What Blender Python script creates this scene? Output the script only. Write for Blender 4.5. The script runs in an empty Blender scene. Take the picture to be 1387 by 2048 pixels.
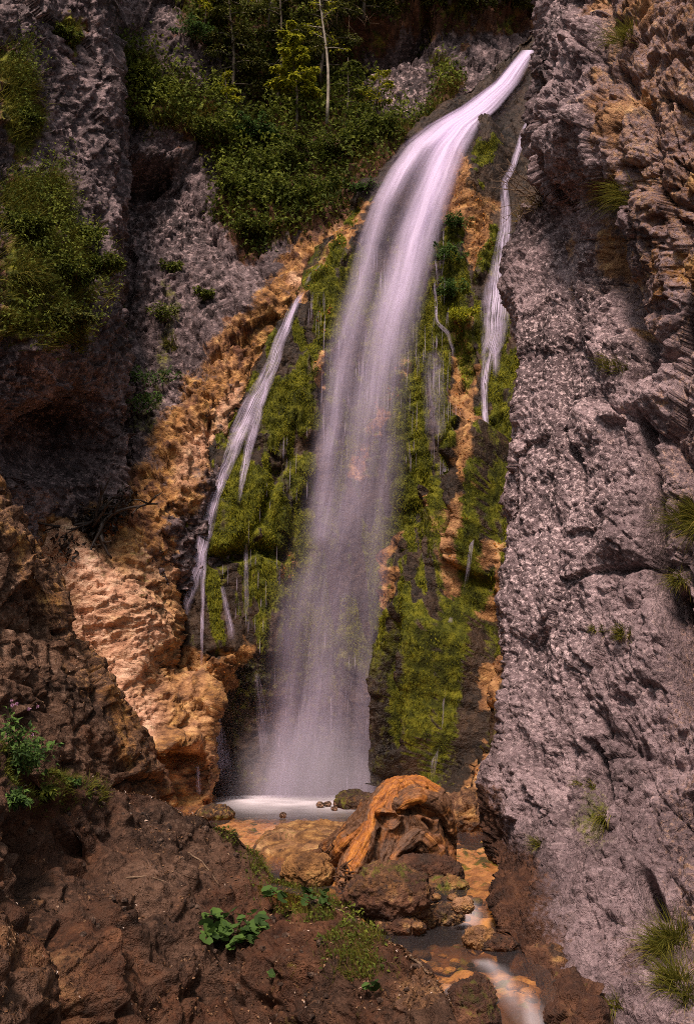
import bpy, math, random
import numpy as np
from math import radians, sin, cos, tan, pi
rng = np.random.default_rng(7)
random.seed(7)
scene = bpy.context.scene
COL = scene.collection

# ------------------------------------------------------------------ camera
F = 2196.0                       # focal length in photograph pixels
PITCH = radians(10)
CAM = np.array([0.0, 0.0, 1.25])  # metres above the plunge pool
cam_d = bpy.data.cameras.new('camera')
cam = bpy.data.objects.new('camera', cam_d)
COL.objects.link(cam)
cam.location = CAM
cam.rotation_euler = (pi / 2 + PITCH, 0, 0)
cam_d.sensor_fit = 'VERTICAL'
cam_d.sensor_height = 36
cam_d.sensor_width = 36
cam_d.lens = 36 * F / 2048
cam_d.clip_end = 500
cam_d.clip_start = 0.05
scene.camera = cam

# ------------------------------------------------------------------ light
SUN_EL, SUN_AZ = radians(57), radians(197)     # azimuth clockwise from +Y (north)
w = bpy.data.worlds.new('World')
scene.world = w
w.use_nodes = True
nt = w.node_tree
nt.nodes.clear()
wo = nt.nodes.new('ShaderNodeOutputWorld')
bg = nt.nodes.new('ShaderNodeBackground')
sky = nt.nodes.new('ShaderNodeTexSky')
sky.sky_type = 'NISHITA'
sky.sun_disc = False
sky.sun_elevation = SUN_EL
sky.sun_rotation = SUN_AZ
sky.dust_density = 4.0
sky.air_density = 1.0
hs = nt.nodes.new('ShaderNodeHueSaturation')
hs.inputs['Saturation'].default_value = 0.35
nt.links.new(sky.outputs[0], hs.inputs['Color'])
nt.links.new(hs.outputs[0], bg.inputs[0])
bg.inputs[1].default_value = 0.065
nt.links.new(bg.outputs[0], wo.inputs[0])
sd = bpy.data.lights.new('sun', 'SUN')
sd.energy = 3.3
sd.angle = radians(10)
sd.color = (1.0, 0.79, 0.69)
so = bpy.data.objects.new('sun', sd)
COL.objects.link(so)
so.rotation_euler = (pi / 2 - SUN_EL, 0, -SUN_AZ + pi)
so.location = (-6, -8, 20)
scene.view_settings.view_transform = 'Standard'
scene.view_settings.look = 'None'
scene.view_settings.gamma = 1
scene.view_settings.use_curve_mapping = False
scene.view_settings.exposure = 0.68
try:
    scene.cycles.transparent_max_bounces = 24
    scene.cycles.max_bounces = 8
    scene.cycles.use_denoising = False
    scene.cycles.filter_width = 0.95
    scene.cycles.caustics_reflective = False
    scene.cycles.caustics_refractive = False
except Exception:
    pass

# ------------------------------------------------------------------ picture <-> place
CP, SP = cos(PITCH), sin(PITCH)
def P(px, py, Y):
    px = np.asarray(px, float); py = np.asarray(py, float); Y = np.asarray(Y, float)
    x = (px - 693.5) / F
    z = (1024 - py) / F
    dy = CP - z * SP
    dz = SP + z * CP
    s = Y / dy
    return np.stack([CAM[0] + x * s, CAM[1] + 0 * x + Y, CAM[2] + dz * s], -1)
def proj(p):
    q = np.asarray(p, float) - CAM
    d = q[..., 1] * CP + q[..., 2] * SP
    v = -q[..., 1] * SP + q[..., 2] * CP
    return 693.5 + F * q[..., 0] / d, 1024 - F * v / d
def gY(py, z):                   # distance at which a picture row meets height z
    t = PITCH - math.atan((py - 1024) / F)
    return (z - CAM[2]) / tan(t)
def G(px, py, z):
    return P(px, py, gY(py, z))

# ------------------------------------------------------------------ noise
_perm = np.random.default_rng(1).permutation(256).astype(np.int32)
_perm = np.concatenate([_perm, _perm, _perm])
_grad = np.random.default_rng(2).normal(size=(256, 3)).astype(np.float32)
_grad /= np.linalg.norm(_grad, axis=1, keepdims=True)
_rnd = np.random.default_rng(3).random((256, 8)).astype(np.float32)
def _h(ix, iy, iz, seed):
    return _perm[_perm[_perm[(ix + seed * 17) & 255] + (iy & 255)] + (iz & 255)]
def perlin(p, seed=0):
    p = np.asarray(p, np.float32)
    sh = p.shape[:-1]
    p = p.reshape(-1, 3)
    f0 = np.floor(p)
    i = f0.astype(np.int32)
    f = p - f0
    u = f * f * f * (f * (f * 6 - 15) + 10)
    out = np.zeros(len(p), np.float32)
    for dx in (0, 1):
        wx = u[:, 0] if dx else 1 - u[:, 0]
        for dy in (0, 1):
            wy = u[:, 1] if dy else 1 - u[:, 1]
            for dz in (0, 1):
                wz = u[:, 2] if dz else 1 - u[:, 2]
                g = _grad[_h(i[:, 0] + dx, i[:, 1] + dy, i[:, 2] + dz, seed)]
                d = g[:, 0] * (f[:, 0] - dx) + g[:, 1] * (f[:, 1] - dy) + g[:, 2] * (f[:, 2] - dz)
                out += wx * wy * wz * d
    return (out * 1.5).reshape(sh)
def fbm(p, octv=4, seed=0, gain=0.5, lac=2.03):
    a, s, r = 1.0, 0.0, 0.0
    p = np.asarray(p, np.float32)
    for k in range(octv):
        r = r + a * perlin(p, seed + k)
        s += a
        a *= gain
        p = p * lac + 3.7
    return r / s
def ridged(p, octv=4, seed=0, gain=0.5):
    a, s, r = 1.0, 0.0, 0.0
    p = np.asarray(p, np.float32)
    for k in range(octv):
        r = r + a * (1 - 2 * np.abs(perlin(p, seed + k)))
        s += a
        a *= gain
        p = p * 2.1 + 1.3
    return r / s
def facet(p, seed=0, tilt=0.8):
    """blocks: every cell has its own height and its own tilted face"""
    p = np.asarray(p, np.float32)
    sh = p.shape[:-1]
    p = p.reshape(-1, 3)
    fl_ = np.floor(p)
    i = fl_.astype(np.int32)
    fr_ = p - fl_
    best = np.full(len(p), 9e9, np.float32)
    sec = np.full(len(p), 9e9, np.float32)
    bh = np.zeros(len(p), np.int32)
    bo = np.zeros(len(p), np.int32)
    offs = np.array([(x, y, z) for x in (-1, 0, 1) for y in (-1, 0, 1) for z in (-1, 0, 1)], np.float32)
    r3 = np.ascontiguousarray(_rnd[:, :3])
    k = 0
    for dx in (-1, 0, 1):
        hx = _perm[(i[:, 0] + dx + seed * 17) & 255]
        for dy in (-1, 0, 1):
            hy = _perm[hx + ((i[:, 1] + dy) & 255)]
            for dz in (-1, 0, 1):
                h = _perm[hy + ((i[:, 2] + dz) & 255)]
                fp = r3[h]
                x_ = fr_[:, 0] - fp[:, 0] - np.float32(dx)
                y_ = fr_[:, 1] - fp[:, 1] - np.float32(dy)
                z_ = fr_[:, 2] - fp[:, 2] - np.float32(dz)
                d = x_ * x_ + y_ * y_ + z_ * z_
                m = d < best
                sec = np.where(m, best, np.minimum(sec, d))
                best = np.where(m, d, best)
                bh = np.where(m, h, bh)
                bo[m] = k
                k += 1
    bv = fr_ - offs[bo] - r3[bh]
    r = _rnd[bh]
    t = (r[:, 3:6] - 0.5) * 2 * tilt
    val = (r[:, 6] - 0.5) * 1.2 + (bv * t).sum(1)
    edge = np.sqrt(sec) - np.sqrt(best)
    return val.reshape(sh), edge.reshape(sh), r[:, 7].reshape(sh)
def sstep(a, b, x):
    t = np.clip((x - a) / (b - a), 0, 1)
    return t * t * (3 - 2 * t)

# ------------------------------------------------------------------ picture-plane outlines
def stroke(px, py, pts, soft=0.6):
    """1 inside a brush stroke through (x, y, half width), fading outside"""
    best = np.full(np.shape(px), 9.0)
    for (x0, y0, w0), (x1, y1, w1) in zip(pts[:-1], pts[1:]):
        ax, ay = x1 - x0, y1 - y0
        L = ax * ax + ay * ay + 1e-6
        t = np.clip(((px - x0) * ax + (py - y0) * ay) / L, 0, 1)
        d = np.hypot(px - x0 - t * ax, py - y0 - t * ay) / (w0 + (w1 - w0) * t)
        best = np.minimum(best, d)
    return 1 - sstep(1 - soft, 1 + soft, best)
def blob(px, py, cx, cy, rx, ry, soft=0.5):
    d = np.hypot((px - cx) / rx, (py - cy) / ry)
    return 1 - sstep(1 - soft, 1 + soft, d)
def strokes(px, py, lst, soft=0.6):
    r = np.zeros(np.shape(px))
    for s in lst:
        r = np.maximum(r, stroke(px, py, s, soft))
    return r
def pl(pts):                      # piecewise linear curve
    a = np.array(pts, float)
    return lambda t: np.interp(t, a[:, 0], a[:, 1])
def tps(ctrl):
    """thin plate through (px, py, Y)"""
    c = np.array(ctrl, float)
    X = c[:, :2] / 500
    n = len(c)
    d = np.linalg.norm(X[:, None] - X[None], axis=-1)
    K = np.where(d > 0, d * d * np.log(d + 1e-9), 0) + np.eye(n) * 0.004
    Pm = np.concatenate([np.ones((n, 1)), X], 1)
    A = np.block([[K, Pm], [Pm.T, np.zeros((3, 3))]])
    s = np.linalg.solve(A, np.concatenate([c[:, 2], np.zeros(3)]))
    def f(px, py):
        q = np.stack([px, py], -1) / 500
        r = s[n] + s[n + 1] * q[..., 0] + s[n + 2] * q[..., 1]
        for k in range(n):
            d = np.hypot(q[..., 0] - X[k, 0], q[..., 1] - X[k, 1])
            r = r + s[k] * np.where(d > 0, d * d * np.log(d + 1e-9), 0)
        return r
    return f

# ------------------------------------------------------------------ mesh helpers
def mesh_obj(name, v, f, mat=None, parent=None, smooth=True, attrs=None, uv=None):
    v = np.ascontiguousarray(v, np.float32).reshape(-1, 3)
    me = bpy.data.meshes.new(name)
    if isinstance(f, np.ndarray):
        n, k = f.shape
        me.vertices.add(len(v))
        me.vertices.foreach_set('co', v.ravel())
        me.loops.add(n * k)
        me.loops.foreach_set('vertex_index', np.ascontiguousarray(f, np.int32).ravel())
        me.polygons.add(n)
        me.polygons.foreach_set('loop_start', np.arange(n, dtype=np.int32) * k)
        me.polygons.foreach_set('loop_total', np.full(n, k, np.int32))
        me.update(calc_edges=True)
    else:
        me.from_pydata([tuple(map(float, p)) for p in v], [], f)
    me.polygons.foreach_set('use_smooth', np.full(len(me.polygons), smooth, bool))
    for k, a in (attrs or {}).items():
        a = np.asarray(a, np.float32)
        if a.ndim == 1 or a.shape[-1] == 1 or (a.ndim == 2 and a.shape[-1] != 3):
            at = me.attributes.new(k, 'FLOAT', 'POINT')
            at.data.foreach_set('value', a.ravel())
        else:
            at = me.attributes.new(k, 'FLOAT_VECTOR', 'POINT')
            at.data.foreach_set('vector', a.reshape(-1))
    if mat:
        me.materials.append(mat)
    o = bpy.data.objects.new(name, me)
    COL.objects.link(o)
    if parent:
        o.parent = parent
    return o
def tag(o, label=None, cat=None, group=None, kind=None):
    if label: o['label'] = label
    if cat: o['category'] = cat
    if group: o['group'] = group
    if kind: o['kind'] = kind
    return o
def empty(name, loc):
    o = bpy.data.objects.new(name, None)
    COL.objects.link(o)
    o.location = tuple(map(float, loc))
    o.empty_display_size = 0.1
    return o
def child(o, parent):             # parent without moving (parent is an unrotated Empty)
    o.parent = parent
    o.matrix_parent_inverse.identity()
    return o
def grid_faces(nr, nc):
    a = np.arange(nr * nc).reshape(nr, nc)
    return np.stack([a[:-1, :-1].ravel(), a[1:, :-1].ravel(), a[1:, 1:].ravel(), a[:-1, 1:].ravel()], 1)
def grid_normals(p):
    du = np.gradient(p, axis=1)
    dv = np.gradient(p, axis=0)
    n = np.cross(dv, du)
    n /= np.linalg.norm(n, axis=-1, keepdims=True) + 1e-12
    return n
def norm(v):
    return v / (np.linalg.norm(v, axis=-1, keepdims=True) + 1e-12)

# ------------------------------------------------------------------ materials
def new_mat(name):
    m = bpy.data.materials.new(name)
    m.use_nodes = True
    m.node_tree.nodes.clear()
    return m, m.node_tree
class NT:
    def __init__(self, nt):
        self.nt = nt
    def n(self, t, **kw):
        nd = self.nt.nodes.new(t)
        for k, v in kw.items():
            if k.startswith('i_'):
                nd.inputs[k[2:]].default_value = v
            else:
                setattr(nd, k, v)
        return nd
    def l(self, a, b):
        self.nt.links.new(a, b)
    def attr(self, name, vec=False):
        a = self.n('ShaderNodeAttribute', attribute_name=name)
        return a.outputs['Vector' if vec else 'Fac']
    def noise(self, vec, scale, detail=6, rough=0.6, dist=0.0):
        t = self.n('ShaderNodeTexNoise')
        t.inputs['Scale'].default_value = scale
        t.inputs['Detail'].default_value = detail
        t.inputs['Roughness'].default_value = rough
        t.inputs['Distortion'].default_value = dist
        if vec is not None: self.l(vec, t.inputs['Vector'])
        return t.outputs['Fac']
    def ramp(self, fac, stops, interp='LINEAR'):
        r = self.n('ShaderNodeValToRGB')
        r.color_ramp.interpolation = interp
        e = r.color_ramp.elements
        while len(e) < len(stops): e.new(0.5)
        for k, (p, c) in enumerate(stops):
            e[k].position = p
            e[k].color = (*c, 1) if len(c) == 3 else c
        self.l(fac, r.inputs[0])
        return r.outputs[0]
    def mix(self, fac, a, b, mode='MIX'):
        m = self.n('ShaderNodeMix', data_type='RGBA', blend_type=mode)
        for s, x in ((0, fac), (6, a), (7, b)):
            if isinstance(x, (int, float)): m.inputs[s].default_value = x
            elif isinstance(x, tuple): m.inputs[s].default_value = (*x, 1)
            else: self.l(x, m.inputs[s])
        return m.outputs[2]
    def math(self, op, a, b=None, c=None, clamp=False):
        m = self.n('ShaderNodeMath', operation=op, use_clamp=clamp)
        for s, x in enumerate((a, b, c)):
            if x is None: continue
            if isinstance(x, (int, float)): m.inputs[s].default_value = x
            else: self.l(x, m.inputs[s])
        return m.outputs[0]
    def map(self, vec, scale=(1, 1, 1), rot=(0, 0, 0)):
        m = self.n('ShaderNodeMapping')
        m.inputs['Scale'].default_value = scale
        m.inputs['Rotation'].default_value = rot
        self.l(vec, m.inputs['Vector'])
        return m.outputs[0]

G3 = lambda v: (v, v, v)
def rock_mat(name, greys, bump=0.5, fine=30.0, stretch=(1, 1, 1), rough=0.85, pit=0.7, spec=0.35):
    """stone with attributes: warm (travertine crust), pale (lichen), moss, wet"""
    m, t = new_mat(name)
    k = NT(t)
    geo = k.n('ShaderNodeTexCoord').outputs['Object']
    g = k.map(geo, stretch)
    n1 = k.noise(g, 1.3, 6, 0.68)
    base = k.ramp(n1, [(0.33, greys[0]), (0.5, greys[1]), (0.65, greys[2])])
    n2 = k.noise(g, fine * 0.8, 3, 0.7)
    base = k.mix(k.math('MULTIPLY', k.ramp(n2, [(0.51, G3(0)), (0.62, G3(1))]), k.math('ADD', k.math('MULTIPLY', k.attr('pale'), 0.75), 0.22)), base, greys[3])
    n3 = k.noise(g, fine * 0.7, 4, 0.7)
    base = k.mix(k.math('MULTIPLY', k.ramp(n3, [(0.36, G3(1)), (0.48, G3(0))]), pit), base, tuple(c * 0.42 for c in greys[0]))
    # travertine crust
    nw = k.noise(g, 6.0, 4, 0.65)
    wcol = k.ramp(nw, [(0.30, (0.060, 0.028, 0.012)), (0.42, (0.17, 0.078, 0.026)), (0.54, (0.34, 0.165, 0.052)), (0.68, (0.56, 0.33, 0.11))])
    ncream = k.attr('cream')
    wcol = k.mix(ncream, wcol, k.ramp(nw, [(0.28, (0.26, 0.115, 0.065)), (0.43, (0.58, 0.315, 0.195)), (0.64, (0.80, 0.54, 0.38))]))
    nb = n2
    def soft(a, amt=0.9):
        x = k.math('ADD', a, k.math('MULTIPLY', k.math('SUBTRACT', nb, 0.5), amt))
        return k.ramp(x, [(0.36, G3(0)), (0.62, G3(1))])
    col = k.mix(soft(k.attr('warm')), base, wcol)
    # brown earth
    earth = k.ramp(nw, [(0.3, (0.028, 0.011, 0.006)), (0.52, (0.105, 0.043, 0.021)), (0.72, (0.24, 0.108, 0.052))])
    col = k.mix(soft(k.attr('earth')), col, earth)
    # moss
    nm = nw
    mcol = k.ramp(nm, [(0.30, (0.022, 0.024, 0.003)), (0.45, (0.070, 0.080, 0.007)), (0.58, (0.165, 0.170, 0.012)), (0.74, (0.30, 0.28, 0.022))])
    mossf = soft(k.attr('moss'))
    col = k.mix(mossf, col, mcol)
    wet = k.attr('wet')
    col = k.mix(k.math('MULTIPLY', wet, 0.55), col, k.mix(1.0, col, (0.25, 0.22, 0.24), 'MULTIPLY'))
    bs = k.n('ShaderNodeBsdfPrincipled')
    k.l(col, bs.inputs['Base Color'])
    r = k.math('SUBTRACT', k.math('ADD', rough - 0.08, k.math('MULTIPLY', n2, 0.16)), k.math('MULTIPLY', wet, 0.45))
    r = k.math('MAXIMUM', r, k.math('MULTIPLY', mossf, 0.95))
    k.l(r, bs.inputs['Roughness'])
    bs.inputs['Specular IOR Level'].default_value = spec
    h1 = k.noise(g, fine, 4, 0.72)
    v = k.n('ShaderNodeTexVoronoi', feature='F1')
    v.inputs['Scale'].default_value = fine * 0.55
    k.l(g, v.inputs['Vector'])
    hh = k.math('ADD', h1, k.math('MULTIPLY', v.outputs['Distance'], 0.35))
    b = k.n('ShaderNodeBump')
    b.inputs['Strength'].default_value = bump
    b.inputs['Distance'].default_value = 0.05
    k.l(hh, b.inputs['Height'])
    k.l(b.outputs[0], bs.inputs['Normal'])
    o = k.n('ShaderNodeOutputMaterial')
    k.l(bs.outputs[0], o.inputs[0])
    return m

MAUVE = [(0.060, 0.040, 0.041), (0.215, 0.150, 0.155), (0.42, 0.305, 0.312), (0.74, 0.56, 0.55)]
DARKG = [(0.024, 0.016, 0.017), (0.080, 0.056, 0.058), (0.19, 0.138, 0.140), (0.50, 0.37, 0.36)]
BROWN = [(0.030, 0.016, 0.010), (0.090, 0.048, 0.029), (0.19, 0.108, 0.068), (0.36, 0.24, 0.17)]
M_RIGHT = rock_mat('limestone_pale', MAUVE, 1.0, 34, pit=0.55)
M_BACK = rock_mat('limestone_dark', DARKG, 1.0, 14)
M_FALL = rock_mat('tufa_wet', [(0.012, 0.008, 0.005), (0.038, 0.023, 0.014), (0.095, 0.056, 0.032), (0.22, 0.14, 0.08)], 0.9, 14, spec=0.22)
M_APRON = rock_mat('travertine', BROWN, 1.0, 14, (0.8, 0.8, 1.6))
M_BANK = rock_mat('bank_rock', BROWN, 1.0, 26, spec=0.2)

# ------------------------------------------------------------------ rock masses
class Mass:
    """a rock face laid out as rows and columns; the rows run down the picture, the
    columns from its left outline to its right one, and both ends can turn the corner
    and run on into depth"""
    def __init__(s, name, rows, xl, xr, nc, ctrl, disp, mat, masks, wl=None, wr=None, nw=26, transpose=False, jit=22):
        f = tps(ctrl)
        rows = np.asarray(rows, float)
        u = np.linspace(0, 1, nc)
        if not transpose:
            a, b = xl(rows)[:, None], xr(rows)[:, None]
            px = a + (b - a) * u[None]
            py = np.repeat(rows[:, None], nc, 1)
        else:
            a, b = xl(rows)[:, None], xr(rows)[:, None]
            py = a + (b - a) * (u[None] ** 1.0)
            px = np.repeat(rows[:, None], nc, 1)
        Y = f(px, py)
        p = P(px, py, Y)
        s.c0 = 0
        if wl is not None:
            k = np.linspace(1, 0, nw, endpoint=False)[None, :, None]
            e = p[:, :1]
            off = e + np.array(wl[0]) * k ** 0.8 + np.array(wl[1]) * k ** 2
            p = np.concatenate([off, p], 1)
            s.c0 = nw
        if wr is not None:
            k = (np.arange(1, nw + 1) / nw)[None, :, None]
            e = p[:, -1:]
            off = e + np.array(wr[0]) * k ** 0.8 + np.array(wr[1]) * k ** 2
            p = np.concatenate([p, off], 1)
        n = grid_normals(p)
        if transpose: n = -n
        qx, qy = proj(p)
        sc_ = jit / 14.0
        jx = 14 * fbm(p * 1.6, 4, 70) * sc_ * 1.6 + 9 * fbm(p * 6.0, 3, 71) * sc_
        jy = 30 * fbm(p * 1.6 + 5, 4, 72) * sc_ * 1.6 + 14 * fbm(p * 6.0 + 5, 3, 73) * sc_
        lx = 9 * fbm(p * 1.3, 3, 70) * sc_
        ly = 14 * fbm(p * 1.3 + 5, 3, 72) * sc_
        d, lat = disp(p, qx + lx, qy + ly, n)
        p = p + n * d[..., None]
        if lat is not None: p = p + lat
        s.p, s.rows, s.xl, s.xr, s.nc, s.tr = p, rows, xl, xr, nc, transpose
        s.n = grid_normals(p) * (-1 if transpose else 1)
        s.ns = norm(n)
        qx, qy = proj(p)
        s.qx, s.qy = qx, qy
        att = masks(p, qx + jx, qy + jy, s.n)
        full = {}
        for key in ('warm', 'cream', 'pale', 'moss', 'wet', 'earth'):
            full[key] = np.clip(np.broadcast_to(att.get(key, 0.0), qx.shape), 0, 1.2).astype(np.float32).ravel()
        s.att = {k_: v_.reshape(qx.shape) for k_, v_ in full.items()}
        nr, ncc = p.shape[:2]
        fc = grid_faces(nr, ncc)
        if transpose: fc = fc[:, ::-1]
        s.obj = mesh_obj(name, p, fc, mat, None, True, full)
        tag(s.obj, kind='structure')
    def idx(s, px, py):
        px = np.asarray(px, float); py = np.asarray(py, float)
        if s.tr: px, py = py, px
        r = np.interp(py, s.rows, np.arange(len(s.rows)))
        a, b = s.xl(py), s.xr(py)
        c = np.clip((px - a) / (b - a), 0, 1) * (s.nc - 1) + s.c0
        return r, c
    def at(s, px, py):
        r, c = s.idx(px, py)
        i = np.clip(np.round(r).astype(int), 0, s.p.shape[0] - 1)
        j = np.clip(np.round(c).astype(int), 0, s.p.shape[1] - 1)
        return s.p[i, j], s.ns[i, j]
    def sm(s, px, py, k=4):
        """the surface smoothed over a few cells"""
        r, c = s.idx(px, py)
        i = np.round(r).astype(int); j = np.round(c).astype(int)
        acc = 0
        for di in (-k, 0, k):
            for dj in (-k, 0, k):
                acc = acc + s.p[np.clip(i + di, 0, s.p.shape[0] - 1), np.clip(j + dj, 0, s.p.shape[1] - 1)]
        return acc / 9, s.ns[np.clip(i, 0, s.p.shape[0] - 1), np.clip(j, 0, s.p.shape[1] - 1)]

def rotm(p, ax, ay, sx=1, sy=1, sz=1):
    """tilt and stretch the bedding of the blocks"""
    ca, sa, cb, sb = cos(ax), sin(ax), cos(ay), sin(ay)
    x, y, z = p[..., 0], p[..., 1], p[..., 2]
    y, z = ca * y - sa * z, sa * y + ca * z
    x, z = cb * x + sb * z, -sb * x + cb * z
    return np.stack([x * sx, y * sy, z * sz], -1)
def warp(p, s, a, seed):
    return p + a * np.stack([fbm(p * s, 2, seed), fbm(p * s + 9.1, 2, seed + 5), fbm(p * s + 17.7, 2, seed + 9)], -1)

ST = 2.45     # picture pixels per cell

# --- right wall
def disp_right(p, qx, qy, n):
    q = warp(p, 1.1, 0.18, 3)
    r = rotm(q, 0.15, 0.35, 1.0, 0.8, 0.42)
    a1, e1, _ = facet(r * 1.05, 11, 0.9)
    a2, e2, _ = facet(r * 2.6 + 4, 12, 0.9)
    a3, e3, _ = facet(rotm(q, -0.3, -0.5, 1, 1, 0.7) * 6.5, 13, 1.0)
    a4, e4, _ = facet(q * 14.0, 14, 1.0)
    chunky = sstep(1050, 1330, qx - 0.0 * qy + 140 * fbm(p * 0.7, 3, 60)) * (1 - 0.5 * sstep(700, 1500, qy))
    up = 1 - sstep(330, 620, qy)
    chunky = np.clip(np.maximum(chunky, up * 0.85), 0, 1)
    d = 0.20 * fbm(p * 0.9, 4, 21) + 0.22 * fbm(rotm(p, 0.1, 0.25, 1.5, 1.0, 0.28) * 1.0, 3, 22)
    a5, e5, _ = facet(q * 27.0, 15, 1.1)
    d = d + (0.06 + 0.14 * chunky) * a1 + (0.038 + 0.064 * chunky) * a2 + (0.020 + 0.026 * chunky) * a3 + (0.009 + 0.014 * chunky) * a4 + 0.0075 * a5
    d = d - (0.02 + 0.10 * chunky) * (1 - sstep(0.0, 0.12, e1)) - 0.03 * chunky * (1 - sstep(0, .1, e2)) - 0.010 * (1 - sstep(0, .14, e3)) - 0.006 * (1 - sstep(0, .16, e4))
    d = d + 0.030 * ridged(p * 5.0, 4, 33) + 0.016 * fbm(p * 28, 3, 40)
    pit = sstep(0.16, 0.30, fbm(rotm(q, 0, .3, 1, 1, 0.6) * 4.5, 4, 47))
    d = d - (0.03 + 0.05 * chunky) * pit
    # deep clefts
    cl = strokes(qx, qy, [[(1215, 380, 18), (1225, 560, 22), (1300, 700, 20), (1262, 760, 10)],
                          [(1262, 830, 8), (1285, 900, 14), (1300, 1100, 16), (1330, 1250, 10)],
                          [(1128, 860, 4), (1140, 950, 7), (1148, 1010, 4)],
                          [(1160, 1480, 8), (1190, 1600, 12), (1150, 1700, 10), (1140, 1840, 8)],
                          [(1290, 1760, 14), (1310, 1800, 16)], [(1340, 1180, 16), (1370, 1420, 20)]], 0.8)
    d = d - 0.34 * cl
    # the overhanging nose beside the lip of the fall
    d = d + 0.10 * blob(qx, qy, 1150, 260, 50, 90) - 0.12 * blob(qx, qy, 1060, 120, 30, 130)
    lat = None
    return d, lat
def mask_right(p, qx, qy, n):
    nz = fbm(p * 0.8, 4, 50)
    nz2 = fbm(p * 2.5, 4, 51)
    warm = 0.64 * sstep(1090, 1270, qx + 220 * nz) * (1 - sstep(420, 1100, qy)) + 0.34 * sstep(0.05, 0.3, nz2)
    warm = np.maximum(warm, 0.50 * sstep(1180, 1390, qx + 150 * nz))
    low = sstep(1560, 1760, qy - 0.7 * (qx - 1000)) * (1 - sstep(1000, 1250, qx + 120 * nz))
    earth = np.maximum(low * 0.85, stroke(qx, qy, [(960, 1600, 40), (975, 1750, 60), (1000, 1850, 50), (1060, 1960, 50), (1130, 2048, 60)], 0.9))
    earth = np.maximum(earth, 0.42 * sstep(0.0, 0.3, fbm(p * 2.3 + 8, 4, 54)) * sstep(1200, 1900, qy))
    earth = np.maximum(earth, 0.46 * sstep(0.0, 0.3, fbm(p * 3.1 + 4, 4, 52)) * sstep(1100, 1260, qx + 200 * nz) * (1 - sstep(500, 1300, qy)))
    pale = 0.50 + 0.9 * nz + 1.0 * stroke(qx, qy, [(1180, 560, 70), (1140, 800, 110), (1100, 1000, 90), (1060, 1300, 70)], 0.9) - 0.55 * sstep(1300, 1700, qy) - 0.35 * sstep(1150, 1300, qx)
    moss = 0.55 * blob(qx, qy, 975, 1790, 45, 90, 0.8) * sstep(-0.1, 0.3, nz2) + 0.5 * blob(qx, qy, 1190, 1640, 40, 80, 0.7)
    wet = 0.7 * low + 0.5 * blob(qx, qy, 1080, 130, 35, 190, 0.7) + 0.6 * sstep(1850, 1980, qy - 0.5 * (qx - 1050))
    return dict(warm=warm * 0.72, earth=earth, pale=pale, moss=moss, wet=wet, cream=0.12 + 0.5 * nz)
xr_edge = pl([(-300, 1100), (0, 1096), (60, 1080), (110, 1068), (180, 1068), (250, 1084), (310, 1115), (350, 1128), (400, 1092), (440, 1040), (500, 1022), (560, 1014), (640, 1030), (720, 1042), (800, 1036), (880, 1022), (960, 1016), (1080, 1007), (1200, 999), (1350, 1006), (1480, 1004), (1560, 990), (1640, 980), (1720, 978), (1790, 990), (1840, 1010), (1870, 1018), (1910, 1014), (1960, 1040), (2048, 1096), (2200, 1170)])
RIGHT = Mass('cliff_right', np.arange(-300, 2200, ST), xr_edge, lambda r: 1560 + 0 * r, 240,
    [(1085, -300, 10.6), (1060, 100, 10.2), (1056, 180, 10.0), (1120, 330, 9.3), (1100, 400, 10.2), (1035, 450, 10.4), (1020, 560, 10.2), (1040, 720, 9.8),
     (1016, 960, 9.4), (1000, 1200, 9.1), (990, 1400, 8.9), (960, 1600, 8.75), (950, 1720, 8.75), (966, 1790, 7.75), (1010, 1850, 7.35), (1040, 1960, 6.65), (1096, 2048, 6.15), (1170, 2200, 5.6),
     (1200, 0, 9.0), (1200, 250, 8.6), (1230, 450, 8.6), (1200, 640, 8.9), (1180, 900, 8.5), (1160, 1200, 8.2), (1150, 1500, 7.8), (1140, 1700, 7.4), (1200, 1900, 6.6), (1250, 2048, 6.0),
     (1390, -300, 9.0), (1390, 0, 8.2), (1390, 300, 7.8), (1390, 600, 7.9), (1390, 900, 7.7), (1390, 1200, 7.5), (1390, 1500, 7.1), (1390, 1800, 6.5), (1390, 2048, 5.7), (1390, 2200, 5.4),
     (1560, 0, 7.5), (1560, 600, 7.2), (1560, 1200, 6.9), (1560, 1800, 6.0), (1560, 2200, 5.2)],
    disp_right, M_RIGHT, mask_right, wl=((0.12, 2.2, 0), (1.8, 0.4, 0)), nw=80)

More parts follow.
